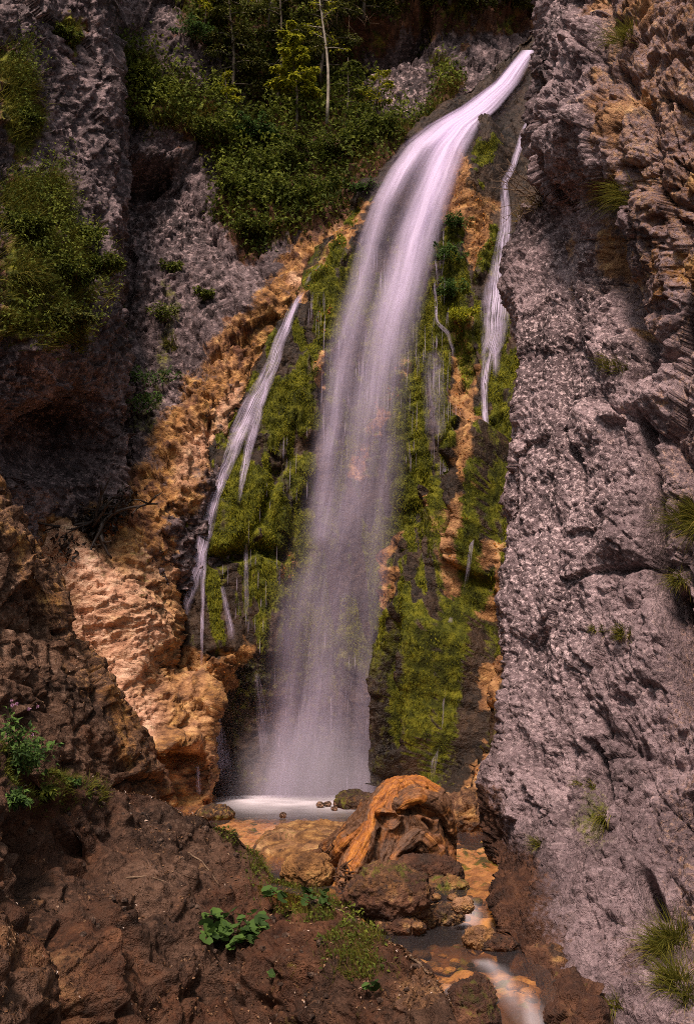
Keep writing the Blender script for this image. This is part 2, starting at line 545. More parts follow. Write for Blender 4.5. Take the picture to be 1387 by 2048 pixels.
# --- upper back wall with the wooded ledge
def disp_back(p, qx, qy, n):
    q = warp(p, 0.7, 0.22, 6)
    r = rotm(q, 0.1, 0.12, 1.0, 1.0, 0.45)
    a1, e1, _ = facet(r * 0.75, 15, 0.9)
    a2, e2, _ = facet(r * 1.9, 16, 0.9)
    a3, _, _ = facet(q * 5.0, 17, 1.0)
    d = 0.35 * fbm(p * 0.5, 4, 23) + 0.20 * a1 + 0.10 * a2 + 0.07 * a3 + 0.045 * facet(q * 11, 18, 1.0)[0] + 0.05 * ridged(p * 2.5, 4, 34)
    d = d - 0.06 * (1 - sstep(0, .1, e1))
    d = d - 0.8 * stroke(qx, qy, [(245, 355, 10), (300, 358, 16), (335, 350, 12)], 0.5) - 0.35 * blob(qx, qy, 285, 405, 50, 45, 0.5)
    d = d + 0.35 * stroke(qx, qy, [(235, 318, 14), (290, 325, 18), (350, 322, 12)], 0.7)
    d = d - 0.9 * stroke(qx, qy, [(690, 130, 22), (790, 105, 22), (850, 75, 14)], 0.7) + 0.5 * stroke(qx, qy, [(690, 80, 30), (850, 40, 30), (1050, 40, 30)], 0.8)
    d = d - 0.5 * blob(qx, qy, 500, 195, 60, 40, 0.7)
    d = d - 0.35 * stroke(qx, qy, [(222, 430, 12), (222, 650, 14), (250, 850, 16)], 0.8)
    return d, None
def mask_back(p, qx, qy, n):
    nz = fbm(p * 0.6, 4, 55)
    nz2 = fbm(p * 1.8, 4, 56)
    warm = strokes(qx, qy, [[(730, 415, 30), (640, 500, 40), (560, 600, 52), (480, 720, 65), (400, 850, 75), (330, 960, 80), (260, 1050, 90)],
                            [(930, 215, 16), (860, 255, 22), (760, 370, 26), (700, 440, 40)]], 0.55)
    warm = warm * (0.72 + 0.7 * nz2)
    pale = 0.35 + 0.8 * nz + 0.5 * blob(qx, qy, 800, 180, 120, 80) + 0.4 * blob(qx, qy, 330, 400, 40, 60)
    veg = np.maximum(veg_mask(qx, qy), 0)
    earth = veg * 0.8 + 0.25 * sstep(0.1, 0.4, nz2) + 0.55 * warm * sstep(-0.1, 0.25, fbm(p * 2.7 + 2, 4, 53)) + 0.30 * warm * (1 - stroke(qx, qy, [(720, 430, 30), (600, 575, 34), (480, 790, 40), (400, 900, 44), (350, 1000, 60)], 0.7))
    moss = 0.55 * veg * sstep(-0.2, 0.3, nz2) + 0.45 * strokes(qx, qy, [[(335, 560, 12), (345, 640, 16), (310, 780, 18), (290, 850, 30)], [(235, 560, 10), (240, 760, 16)]])
    return dict(warm=warm, pale=pale, earth=earth, moss=moss, cream=0.0 + 0.35 * nz2 + 0.6 * stroke(qx, qy, [(470, 810, 16), (410, 880, 20), (370, 960, 20)], 0.8) + 0.5 * stroke(qx, qy, [(700, 450, 12), (600, 570, 12)], 0.8), wet=0.2 * (nz > 0.1))
VEG = [[(250, 120, 30), (300, 200, 60), (400, 240, 50)],                      # grassy slope
       [(420, 260, 40), (520, 330, 90), (620, 340, 110), (730, 290, 70), (810, 270, 30)],
       [(460, 420, 40), (520, 460, 50), (600, 430, 40), (690, 370, 30)],
       [(420, 30, 60), (560, 90, 90), (660, 60, 80), (760, 40, 50), (950, 10, 50), (1060, 10, 40)],
       [(850, 250, 20), (900, 170, 26)], [(560, 180, 80), (690, 220, 60)]]
def veg_mask(qx, qy):
    return strokes(qx, qy, VEG, 0.45)
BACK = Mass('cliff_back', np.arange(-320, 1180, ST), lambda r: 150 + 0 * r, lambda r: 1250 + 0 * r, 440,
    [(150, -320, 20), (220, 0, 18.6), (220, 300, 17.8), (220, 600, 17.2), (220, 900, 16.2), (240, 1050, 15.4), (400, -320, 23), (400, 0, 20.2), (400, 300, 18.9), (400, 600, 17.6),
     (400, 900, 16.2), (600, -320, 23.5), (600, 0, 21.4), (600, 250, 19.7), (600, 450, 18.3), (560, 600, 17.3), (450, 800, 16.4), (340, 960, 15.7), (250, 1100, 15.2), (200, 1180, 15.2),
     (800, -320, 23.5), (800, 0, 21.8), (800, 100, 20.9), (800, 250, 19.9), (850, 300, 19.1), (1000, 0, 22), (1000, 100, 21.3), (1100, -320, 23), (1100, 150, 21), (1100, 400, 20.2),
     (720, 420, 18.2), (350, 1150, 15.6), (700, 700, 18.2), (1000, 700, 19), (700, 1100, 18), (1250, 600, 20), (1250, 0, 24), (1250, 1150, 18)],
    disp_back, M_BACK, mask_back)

# --- left wall
def disp_left(p, qx, qy, n):
    q = warp(p, 0.8, 0.22, 7)
    r = rotm(q, 0.1, -0.2, 1.0, 1.0, 0.4)
    a1, e1, _ = facet(r * 0.9, 18, 0.9)
    a2, e2, _ = facet(r * 2.3, 19, 0.9)
    a3, _, _ = facet(q * 6.0, 20, 1.0)
    d = 0.30 * fbm(p * 0.6, 4, 24) + 0.18 * a1 + 0.09 * a2 + 0.05 * a3 + 0.03 * facet(q * 12, 18, 1.0)[0] + 0.04 * ridged(p * 3, 4, 35)
    d = d - 0.05 * (1 - sstep(0, .1, e1))
    d = d + 0.45 * blob(qx, qy, 70, 590, 130, 170, 0.9) - 0.55 * blob(qx, qy, 80, 880, 130, 60, 0.7)
    return d, None
def mask_left(p, qx, qy, n):
    nz = fbm(p * 0.7, 4, 57)
    nz2 = fbm(p * 2.0, 4, 58)
    veg = strokes(qx, qy, [[(50, 400, 46), (80, 520, 70), (40, 640, 54)], [(20, 120, 30), (40, 260, 40)], [(140, 50, 20), (150, 90, 16)]], 0.5)
    return dict(pale=0.25 + 0.8 * nz, earth=veg * 0.8 + 0.3 * (nz2 > 0.15), moss=0.6 * veg + 0.3 * sstep(0.2, 0.5, nz2) * sstep(700, 500, qy), warm=0.3 * sstep(0.15, 0.4, nz2) + 0.55 * sstep(980, 1070, qy + 60 * nz))
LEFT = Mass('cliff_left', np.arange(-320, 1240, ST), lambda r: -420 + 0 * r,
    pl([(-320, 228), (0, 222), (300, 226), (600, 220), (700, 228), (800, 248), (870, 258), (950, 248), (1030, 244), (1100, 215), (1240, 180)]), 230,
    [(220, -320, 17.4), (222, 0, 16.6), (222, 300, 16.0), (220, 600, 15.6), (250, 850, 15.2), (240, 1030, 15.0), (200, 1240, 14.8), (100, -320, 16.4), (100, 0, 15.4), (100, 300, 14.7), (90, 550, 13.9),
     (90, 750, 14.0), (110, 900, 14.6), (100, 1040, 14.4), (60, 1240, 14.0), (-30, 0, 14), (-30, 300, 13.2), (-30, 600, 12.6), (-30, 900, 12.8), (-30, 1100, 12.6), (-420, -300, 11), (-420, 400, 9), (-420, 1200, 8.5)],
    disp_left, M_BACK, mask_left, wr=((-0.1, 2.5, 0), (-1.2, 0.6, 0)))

# --- the tufa buttress under the fall
MOSS = [[(690, 490, 22), (655, 560, 34), (652, 640, 26), (660, 700, 18)], [(640, 700, 24), (560, 840, 30), (545, 920, 22)], [(600, 940, 26), (560, 1010, 28), (545, 1100, 20), (540, 1300, 14)],
        [(500, 960, 40), (470, 1040, 40), (440, 1080, 24)], [(395, 900, 16), (378, 1000, 14), (362, 1060, 10)], [(520, 1080, 16), (530, 1200, 22), (520, 1300, 16)],
        [(830, 640, 30), (820, 760, 44), (818, 900, 40), (812, 990, 26)], [(880, 560, 26), (880, 720, 24), (880, 860, 22)], [(905, 480, 22), (905, 560, 26), (920, 640, 20)],
        [(972, 285, 22), (972, 315, 20), (955, 335, 12)], [(985, 490, 16), (960, 560, 12)], [(952, 920, 16), (935, 1060, 26), (930, 1180, 26), (905, 1320, 22), (880, 1480, 18), (862, 1560, 12)],
        [(1010, 930, 18), (985, 1040, 14)], [(890, 1240, 18), (850, 1270, 22), (818, 1350, 26), (805, 1470, 18)], [(845, 1300, 16), (838, 1400, 14)], [(770, 1180, 12), (760, 1260, 10)],
        [(580, 760, 30), (620, 860, 26)], [(700, 430, 14), (740, 380, 10)]]
def moss_mask(qx, qy, p):
    return strokes(qx, qy, MOSS, 0.45)
LOBE = [[(905, 1236, 12), (864, 1262, 18), (834, 1330, 18), (822, 1430, 16), (818, 1520, 10)], [(858, 1290, 14), (848, 1390, 14), (842, 1480, 8)], [(955, 930, 12), (938, 1060, 20), (930, 1180, 22), (906, 1320, 20), (882, 1460, 16), (862, 1570, 12)], [(1005, 940, 12), (985, 1050, 12)]]
RIBS = [[(960, 880, 12), (940, 1040, 22), (928, 1180, 24), (905, 1320, 20), (870, 1500, 16), (858, 1590, 14)], [(908, 1240, 18), (868, 1278, 21), (840, 1370, 20), (832, 1500, 17), (832, 1590, 15)],
        [(1010, 900, 14), (985, 1040, 14), (960, 1150, 12)], [(870, 1020, 16), (905, 1050, 20), (900, 1120, 14)]]
def disp_fall(p, qx, qy, n):
    q = warp(p, 0.8, 0.4, 8)
    r = rotm(q, 0, 0.05, 1.0, 1.0, 0.3)
    a1, e1, _ = facet(r * 1.0, 25, 0.7)
    a2, _, _ = facet(r * 2.6, 26, 0.8)
    a3, _, _ = facet(rotm(q, 0, 0, 1, 1, 1.7) * 4.2, 27, 0.9)
    warmish = strokes(qx, qy, WARMF, 0.6)
    d = 0.22 * fbm(rotm(p, 0, 0, 1, 1, 0.4) * 0.9, 4, 26) + 0.07 * a1 + 0.05 * a2 + (0.025 + 0.05 * warmish) * a3 + 0.035 * ridged(p * 3.4, 4, 36)
    m = moss_mask(qx, qy, p)
    mv = rotm(p, 0, 0, 1, 1, 0.28)
    d = d + m * (0.13 + 0.10 * fbm(mv * 4.0, 3, 45) + 0.05 * fbm(mv * 14.0, 2, 46))
    d = d + 0.75 * strokes(qx, qy, RIBS, 0.65) - 0.45 * strokes(qx, qy, [[(900, 1290, 8), (882, 1400, 12), (866, 1500, 12)], [(770, 1300, 16), (772, 1450, 18), (775, 1580, 18)], [(965, 1230, 18), (945, 1400, 22), (915, 1560, 22)]], 0.8)
    d = d + 0.35 * blob(qx, qy, 950, 330, 50, 75, 0.6) - 0.12 * stroke(qx, qy, [(1055, 110, 14), (960, 212, 30), (890, 270, 34)], 0.6) + 0.15 * blob(qx, qy, 935, 420, 40, 50, 0.7)
    # undercut steps where the crust breaks off
    d = d - 0.25 * stroke(qx, qy, [(430, 1110, 14), (560, 1110, 12)], 0.8) - 0.5 * blob(qx, qy, 480, 1500, 70, 120, 0.8) - 0.3 * stroke(qx, qy, [(890, 975, 12), (950, 965, 14)], 0.8)
    d = d - 0.35 * stroke(qx, qy, [(860, 1180, 14), (850, 1225, 10)], 0.8) - 0.3 * blob(qx, qy, 960, 1230, 30, 90, 0.8)
    return d, None
WARMF = [[(905, 300, 20), (915, 400, 34), (950, 420, 40), (960, 520, 24)], [(930, 640, 24), (930, 760, 22), (925, 900, 22), (940, 960, 20)], [(875, 1030, 24), (920, 1020, 30), (900, 1110, 26), (890, 1180, 14)],
         [(985, 1090, 24), (965, 1120, 24)], [(995, 1170, 22), (975, 1230, 26)], [(968, 1490, 12), (955, 1570, 24), (935, 1640, 32)], [(720, 420, 16), (640, 530, 14), (600, 600, 10)], [(985, 1330, 20), (975, 1420, 18)],
         [(470, 1320, 30), (400, 1360, 50), (380, 1420, 40)], [(590, 1130, 14), (570, 1200, 8)], [(660, 620, 14), (640, 780, 10)], [(800, 1060, 12), (760, 1200, 14)], [(800, 730, 14), (760, 850, 18), (720, 960, 20)]]
def mask_fall(p, qx, qy, n):
    nz = fbm(p * 0.9, 4, 61)
    nz2 = fbm(p * 2.4, 4, 62)
    warm = strokes(qx, qy, WARMF, 0.6) * (0.85 + 0.6 * nz2) + 0.30 * sstep(0.05, 0.4, nz2)
    m = moss_mask(qx, qy, p)
    m = m * (0.72 + 1.3 * fbm(rotm(p, 0, 0, 1, 1, 0.25) * 2.6, 3, 63)) + 0.58 * sstep(0.0, 0.3, fbm(rotm(p, 0, 0, 1, 1, 0.3) * 1.7, 4, 59)) * sstep(430, 560, qy) * (1 - 0.6 * sstep(1250, 1450, qy))
    streak = sstep(-0.14, 0.12, fbm(rotm(p, 0, 0.12, 1, 1, 0.10) * 3.2, 3, 48)) * sstep(440, 540, qy) * (1 - 0.55 * sstep(1150, 1420, qy)) * (1 - 0.8 * strokes(qx, qy, WARMF, 0.5))
    m = np.maximum(m, 0.84 * streak)
    m = np.maximum(m, 0.95 * strokes(qx, qy, LOBE, 0.5) * (0.85 + 0.6 * nz2))
    wet = 0.75 + 0.5 * nz
    return dict(warm=warm, moss=m, wet=wet * (1 - 0.7 * strokes(qx, qy, WARMF, 0.6)), pale=0.0, cream=0.10 + 0.25 * nz)
fall_left = pl([(60, 1060), (100, 1030), (180, 940), (240, 850), (275, 815), (380, 735), (450, 690), (520, 632), (590, 592), (660, 552), (780, 492), (860, 440), (930, 400), (990, 372), (1080, 352), (1180, 346), (1300, 334), (1420, 330), (1640, 330)])
FALL = Mass('cliff_fall', np.arange(60, 1690, ST), fall_left, lambda r: 1120 + 0 * r, 330,
    [(1055, 60, 19.9), (1055, 110, 19.5), (1000, 180, 19.0), (940, 240, 18.55), (860, 290, 18.1), (780, 400, 17.7), (700, 600, 17.1), (660, 800, 16.7), (650, 1000, 16.45), (640, 1200, 16.3), (630, 1400, 16.2), (620, 1600, 16.1), (620, 1690, 16.0),
     (840, 275, 18.4), (690, 450, 17.9), (592, 590, 17.1), (492, 780, 16.5), (400, 930, 16.1), (352, 1080, 15.8), (346, 1180, 15.7), (334, 1300, 15.6), (440, 1000, 16.0), (450, 1300, 15.7), (400, 1450, 15.6), (450, 1600, 15.6), (330, 1640, 15.6),
     (960, 280, 18.2), (950, 420, 17.4), (930, 700, 16.6), (930, 1000, 15.9), (900, 1200, 15.5), (860, 1400, 15.3), (850, 1600, 15.1), (1030, 240, 18.3), (1010, 400, 17.4), (1000, 700, 16.2), (1000, 1000, 15.2), (990, 1300, 14.2), (960, 1600, 13.0), (980, 1690, 12.4),
     (1120, 100, 19.4), (1120, 400, 17.5), (1120, 900, 15), (1120, 1500, 12.5), (1120, 1690, 11.5), (780, 800, 16.6), (780, 1100, 16.2), (760, 1500, 15.9)],
    disp_fall, M_FALL, mask_fall, wl=((-0.05, 1.6, 0), (0.5, 0.6, 0)))

# --- the travertine apron to the left of the fall
def disp_apron(p, qx, qy, n):
    q = warp(p, 0.8, 0.25, 9)
    r = rotm(q, 0.1, 0.15, 1, 1, 1.0)
    a1, e1, _ = facet(r * 1.1, 28, 0.7)
    a2, _, _ = facet(rotm(q, 0, 0.5, 0.7, 1, 1.6) * 2.8, 29, 0.9)
    a3, _, _ = facet(rotm(q, 0, 0.4, 0.6, 1, 1.6) * 7, 30, 1.0)
    d = 0.15 * fbm(p * 0.7, 4, 28) + 0.06 * a1 + 0.05 * a2 + 0.028 * a3 + 0.016 * facet(rotm(q, 0, 0.4, 0.7, 1, 1.5) * 15, 31, 1.0)[0] + 0.07 * ridged(rotm(p, 0, 0.4, 0.7, 1, 1.5) * 2.2, 4, 37)
    d = d + 0.35 * stroke(qx, qy, [(380, 1480, 16), (290, 1490, 16)], 0.8) - 0.35 * stroke(qx, qy, [(300, 1525, 16), (390, 1525, 14)], 0.8)
    d = d + 0.30 * stroke(qx, qy, [(120, 1090, 30), (200, 1210, 60), (290, 1270, 60)], 0.9) + 0.06 * blob(qx, qy, 410, 1370, 60, 40, 0.7)
    return d, None
def mask_apron(p, qx, qy, n):
    nz = fbm(p * 0.9, 4, 64)
    nz2 = fbm(p * 2.2, 4, 65)
    cream = strokes(qx, qy, [[(60, 1080, 50), (140, 1130, 70), (200, 1220, 80), (250, 1270, 60), (230, 1360, 50), (280, 1450, 40)]], 0.7)
    yel = strokes(qx, qy, [[(300, 1010, 40), (310, 1100, 50), (300, 1220, 50), (310, 1300, 40)]], 0.7)
    warm = 0.95 + 0.5 * nz2 - 0.25 * (1 - np.maximum(cream, yel))
    moss = 0.42 * yel * sstep(-0.15, 0.25, nz) + 0.35 * sstep(0.2, 0.4, nz2)
    return dict(warm=warm, cream=0.62 * cream + 0.7 * nz2 + 0.25 * yel + 0.1, moss=moss, earth=0.25 * sstep(0.15, 0.4, nz) + 0.35 * sstep(1500, 1560, qy), pale=0.3)
APRON = Mass('cliff_apron', np.arange(960, 1690, ST), lambda r: -40 + 0 * r,
    pl([(960, 376), (1000, 366), (1080, 350), (1120, 356), (1180, 344), (1260, 332), (1335, 340), (1350, 380), (1370, 420), (1400, 432), (1430, 424), (1500, 420), (1560, 428), (1600, 412), (1640, 400), (1690, 400)]), 210,
    [(250, 960, 15.9), (360, 960, 15.85), (-40, 960, 14.2), (40, 1080, 14.3), (150, 1060, 14.9), (250, 1060, 15.2), (350, 1080, 15.6), (150, 1180, 14.5), (250, 1200, 14.7), (340, 1200, 15.4), (-40, 1300, 13.8), (200, 1330, 14.3), (300, 1340, 14.6), (335, 1340, 15.2), (430, 1370, 14.9),
     (300, 1470, 14.2), (420, 1450, 14.7), (300, 1560, 14.4), (400, 1560, 14.6), (400, 1620, 14.5), (250, 1650, 13.6), (-40, 1650, 13), (400, 1690, 14.4)],
    disp_apron, M_APRON, mask_apron, wr=((0.0, 2.2, 0), (-0.8, 0.4, 0)))

# --- the big rock at the left
def disp_lrock(p, qx, qy, n):
    q = warp(p, 1.0, 0.16, 10)
    r = rotm(q, 0.1, -0.6, 1.4, 1, 0.6)
    a1, e1, _ = facet(r * 1.2, 31, 0.9)
    a2, _, _ = facet(r * 3.2, 32, 0.9)
    a3, _, _ = facet(q * 9, 33, 1.0)
    d = 0.22 * fbm(p * 0.9, 4, 30) + 0.10 * a1 + 0.05 * a2 + 0.024 * a3 + 0.035 * ridged(r * 3, 4, 38) - 0.05 * (1 - sstep(0, .1, e1))
    return d, None
def mask_lrock(p, qx, qy, n):
    nz = fbm(p * 1.0, 4, 66)
    nz2 = fbm(p * 2.6, 4, 67)
    edge = lrock_edge(qy) - qx
    return dict(pale=0.2 + 0.6 * nz + 0.4 * (1 - sstep(1200, 1350, qy)), warm=0.38 * (1 - sstep(10, 90, edge + 60 * nz2)) + 0.20 * sstep(0.0, 0.3, nz2), earth=0.4 * sstep(-0.1, 0.3, nz) + 0.3 * sstep(1350, 1500, qy), moss=0.25 * sstep(0.15, 0.4, nz2))
lrock_edge = pl([(900, -60), (1020, 0), (1080, 36), (1180, 100), (1270, 126), (1370, 202), (1470, 262), (1560, 298), (1620, 310), (1800, 320)])
LROCK = Mass('cliff_outcrop', np.arange(900, 1800, ST), lambda r: -420 + 0 * r, lrock_edge, 220,
    [(-420, 900, 7.5), (-60, 900, 9.5), (0, 1020, 9.6), (100, 1180, 9.9), (126, 1270, 10.0), (202, 1370, 10.3), (262, 1470, 10.5), (300, 1560, 10.6), (310, 1800, 10.2), (0, 1250, 9.1), (100, 1400, 9.4), (200, 1520, 9.9), (0, 1450, 8.6), (100, 1600, 8.9), (-420, 1400, 6), (-420, 1800, 5.5), (0, 1800, 8.2)],
    disp_lrock, M_BANK, mask_lrock, wr=((0.05, 1.8, 0), (-0.8, 0.4, -0.2)))

# --- the foreground bank
bank_top = pl([(-250, 1430), (0, 1500), (60, 1530), (120, 1552), (180, 1568), (230, 1580), (280, 1590), (320, 1606), (360, 1640), (430, 1646), (480, 1668), (510, 1708), (545, 1762), (600, 1778), (660, 1800), (700, 1825), (760, 1880), (830, 1920), (868, 1958), (890, 2005), (905, 2048), (935, 2200)])
def disp_bank(p, qx, qy, n):
    q = warp(p, 1.3, 0.10, 13)
    r = rotm(q, 0.5, -0.45, 1.0, 1, 1.15)
    a1, e1, _ = facet(r * 1.7, 34, 0.9)
    a2, e2, _ = facet(r * 4.6, 35, 0.95)
    a3, _, _ = facet(warp(p, 3, 0.1, 14) * 12, 36, 1.0)
    a4, _, _ = facet(q * 22, 37, 1.0)
    rough = 1 - 0.7 * sstep(560, 760, qx)
    d = 0.20 * fbm(p * 1.3, 4, 32) + 0.11 * a1 * rough + 0.08 * a2 * rough + 0.026 * a3 + 0.011 * a4 + 0.025 * ridged(p * 6, 4, 39) - 0.03 * (1 - sstep(0, .1, e1)) * rough
    d = d - 0.30 * stroke(qx, qy, [(70, 1640, 30), (90, 1760, 30), (150, 1900, 26), (215, 2048, 26)], 0.9)
    for _ in range(2):
        d = (d + np.roll(d, 1, 1) + np.roll(d, -1, 1)) / 3
        d = (d + np.roll(d, 1, 0) + np.roll(d, -1, 0)) / 3
    edge = sstep(0, 30, qy - bank_top(qx))
    return d * (0.35 + 0.65 * edge), None
def mask_bank(p, qx, qy, n):
    nz = fbm(p * 1.2, 4, 68)
    nz2 = fbm(p * 3.4, 4, 69)
    grassy = strokes(qx, qy, [[(20, 1480, 60), (90, 1540, 60), (170, 1570, 36)], [(450, 1660, 30), (520, 1740, 40), (620, 1800, 40), (700, 1900, 90)], [(600, 1980, 120), (780, 1990, 60)]], 0.8)
    warm = 0.30 + 0.55 * nz2 + 0.45 * stroke(qx, qy, [(0, 1880, 40), (110, 1950, 60), (180, 2048, 60)], 0.8) + 0.4 * stroke(qx, qy, [(770, 1900, 30), (850, 1990, 40)], 0.8)
    return dict(warm=warm * 0.68, earth=0.46 + 0.5 * nz, moss=0.40 * grassy * sstep(-0.2, 0.3, nz2), pale=0.15 + 0.6 * nz, wet=0.6 + 0.4 * nz2, cream=0.15)
BANK = Mass('bank_foreground', np.arange(-460, 935, ST), bank_top, lambda r: 2230 + 0 * r, 300,
    [(-250, 1430, 5.2), (0, 1500, 6.8), (100, 1548, 7.4), (180, 1568, 8.0), (280, 1590, 8.5), (360, 1640, 8.5), (430, 1646, 8.7), (510, 1708, 8.7), (545, 1762, 8.3), (600, 1778, 8.0), (660, 1800, 7.6), (700, 1825, 7.3), (760, 1880, 6.85), (830, 1920, 6.4), (868, 1958, 6.1), (905, 2048, 5.75), (935, 2230, 5.2),
     (0, 1650, 6.1), (90, 1700, 6.8), (0, 1850, 5.4), (150, 1850, 6.3), (220, 1680, 7.9), (300, 1800, 7.4), (450, 1760, 8.1), (450, 1900, 7.5), (600, 1900, 7.1), (720, 1960, 6.55), (0, 2048, 4.9), (120, 1960, 5.6), (220, 2048, 6.1), (450, 2048, 6.9), (700, 2048, 6.35), (850, 2048, 5.9), (0, 2230, 4.4), (450, 2230, 6.2), (800, 2230, 5.5), (-250, 1800, 4.6), (-250, 2230, 4.0)],
    disp_bank, M_BANK, mask_bank, wl=((0, 1.0, -0.1), (0, 0.5, -1.3)), transpose=True)

# --- unseen rock wall added behind and beside the viewpoint to block side light
gx_ = np.linspace(0, 1, 90)
gz_ = np.linspace(-1.5, 3.2, 60)
cxy = np.array([(-2.6, 5.6), (-3.1, 3.5), (-3.3, 1.0), (-3.4, -2.0), (-3.2, -5.0), (-2.0, -8.0), (-1.0, -12.0)])
cu = np.linspace(0, 1, len(cxy))
bx_ = np.interp(gx_, cu, cxy[:, 0]); by_ = np.interp(gx_, cu, cxy[:, 1])
pn = np.stack([np.broadcast_to(bx_[None], (60, 90)) - 0.12 * (gz_[:, None] + 1), np.broadcast_to(by_[None], (60, 90)), np.broadcast_to(gz_[:, None], (60, 90))], -1).copy()
pn[..., 0] += 0.5 * fbm(pn * 0.5, 4, 88) + 0.2 * facet(pn * 0.9, 44, 0.9)[0]
near = mesh_obj('side_shade_wall', pn, grid_faces(60, 90)[:, ::-1], M_BACK, None, True, {k_: np.zeros(5400) + v_ for k_, v_ in dict(warm=.2, cream=0, pale=.3, moss=.2, wet=.2, earth=.4).items()})
tag(near, kind='structure')

# ------------------------------------------------------------------ stream bed and water
def zbed(X, Y):
    return np.interp(Y, [3.5, 5.6, 6.02, 6.12, 6.3, 7.4, 7.62, 7.75, 9, 13, 18], [-1.3, -0.9, -0.62, -0.30, -0.235, -0.25, -0.24, -0.10, -0.14, -0.20, -0.30])
def zwater(X, Y):
    return np.interp(Y, [3.5, 5.6, 5.98, 6.10, 6.22, 7.52, 7.60, 7.68, 7.76, 30], [-1.25, -0.82, -0.52, -0.245, -0.175, -0.17, -0.155, -0.07, -0.015, 0])
crest = np.array([(3.5, 0.55), (5.75, 0.50), (6.1, 0.42), (6.4, 0.33), (6.85, 0.12), (7.3, -0.10), (7.6, -0.25), (8.0, -0.50), (8.3, -0.75), (8.6, -1.1), (9.2, -6.5), (18, -6.5)])
def inside(X, Yg):
    fcs = grid_faces(*X.shape)[:, ::-1]
    xl_ = np.interp(Yg, crest[:, 0], crest[:, 1]).ravel()
    xr_ = np.interp(Yg, [3.5, 6.05, 6.2, 6.6, 7.0, 7.4, 7.7, 8.0], [1.25, 1.22, 1.15, 1.08, 1.05, 1.15, 1.4, 4.0]).ravel()
    return fcs[((X.ravel() > xl_) & (X.ravel() < xr_))[fcs].all(1)]
gx = np.arange(-6.5, 4.0, 0.035)
gy = np.concatenate([np.arange(3.5, 10.5, 0.03), np.arange(10.5, 19, 0.06)])
X, Yg = np.meshgrid(gx, gy)
pb = np.stack([X, Yg, 0 * X], -1)
bz = zbed(X, Yg)
_, ed, rn = facet(warp(pb, 1.5, 0.2, 4) * np.array([5.5, 5.5, 1]), 41, 0.2)
_, ed2, rn2 = facet(warp(pb, 2, 0.1, 4) * np.array([13, 13, 1]) + 3, 42, 0.2)
bz = bz + 0.07 * np.sqrt(np.clip(ed, 0, 0.6)) * (rn > 0.45) * rn + 0.03 * np.sqrt(np.clip(ed2, 0, .6)) * rn2 + 0.07 * fbm(pb * 1.4, 3, 43)
pb[..., 2] = bz - 0.085 + 0.04 * sstep(9, 10, Yg)
nzb = fbm(pb * 1.2, 3, 44)
bed = mesh_obj('streambed', pb, inside(X, Yg), rock_mat('streambed_stone', BROWN, 0.4, 22), None, True,
    dict(warm=(0.66 + 0.5 * nzb + 0.3 * sstep(8.5, 10, Yg)).ravel(), cream=(0.10 + 0.8 * sstep(8.5, 11.5, Yg) + 0.4 * (rn - 0.5)).ravel(), moss=(0.42 * sstep(-0.1, 0.3, nzb) + 0.4 * (rn2 > 0.8)).ravel(), pale=0 * nzb.ravel() + .2,
         wet=(0.4 + 0 * nzb).ravel(), earth=((0.28 + 0.3 * (Yg < 6.3) + 0.55 * sstep(-0.1, 0.4, -nzb) + 0.3 * (rn < 0.4)) * (1 - sstep(8.4, 9.6, Yg))).ravel()))
tag(bed, kind='structure')

m, t = new_mat('stream_water')
k = NT(t)
geo = k.n('ShaderNodeTexCoord').outputs['Object']
tr = k.n('ShaderNodeBsdfTransparent'); tr.inputs[0].default_value = (0.95, 0.82, 0.58, 1)
gl = k.n('ShaderNodeBsdfGlossy'); gl.inputs['Roughness'].default_value = 0.16; gl.inputs[0].default_value = (0.9, 0.9, 0.95, 1)
bp = k.n('ShaderNodeBump'); bp.inputs['Strength'].default_value = 0.25; bp.inputs['Distance'].default_value = 0.05
k.l(k.noise(k.map(geo, (3.0, 7.0, 1)), 1.0, 3, 0.5), bp.inputs['Height'])
k.l(bp.outputs[0], gl.inputs['Normal'])
fr = k.n('ShaderNodeFresnel'); fr.inputs[0].default_value = 1.33
k.l(bp.outputs[0], fr.inputs['Normal'])
mx = k.n('ShaderNodeMixShader')
k.l(k.math('MULTIPLY', fr.outputs[0], 0.45), mx.inputs[0]); k.l(tr.outputs[0], mx.inputs[1]); k.l(gl.outputs[0], mx.inputs[2])
# milky white where the water is churned
df = k.n('ShaderNodeBsdfDiffuse'); df.inputs[0].default_value = (0.80, 0.74, 0.78, 1)
mx2 = k.n('ShaderNodeMixShader')
k.l(k.attr('foam'), mx2.inputs[0]); k.l(mx.outputs[0], mx2.inputs[1]); k.l(df.outputs[0], mx2.inputs[2])
o = k.n('ShaderNodeOutputMaterial'); k.l(mx2.outputs[0], o.inputs[0])
M_WATER = m
gx = np.arange(-6.5, 4.0, 0.05)
gy = np.concatenate([np.arange(5.0, 8.2, 0.025), np.arange(8.2, 17.6, 0.08)])
X, Yg = np.meshgrid(gx, gy)
pw = np.stack([X, Yg, zwater(X, Yg)], -1)
qx, qy = proj(pw)
foam = 0.97 * np.exp(-((Yg - 15.7) / 0.9) ** 2) * sstep(400, 540, qx) * (1 - sstep(690, 800, qx)) + 0.40 * np.exp(-((Yg - 14.6) / 1.3) ** 2) * sstep(380, 520, qx) * (1 - sstep(700, 800, qx))
st = 0.6 + 0.8 * fbm(np.stack([X * 9, Yg * 1.2, 0 * X], -1), 3, 80)
foam = np.maximum(foam, 0.45 * st * blob(qx, qy, 935, 1832, 24, 24, 0.9))
foam = np.maximum(foam, 0.62 * st ** 2 * stroke(qx, qy, [(965, 1925, 8), (1000, 1955, 18), (1035, 2000, 20), (1075, 2060, 24)], 0.9))
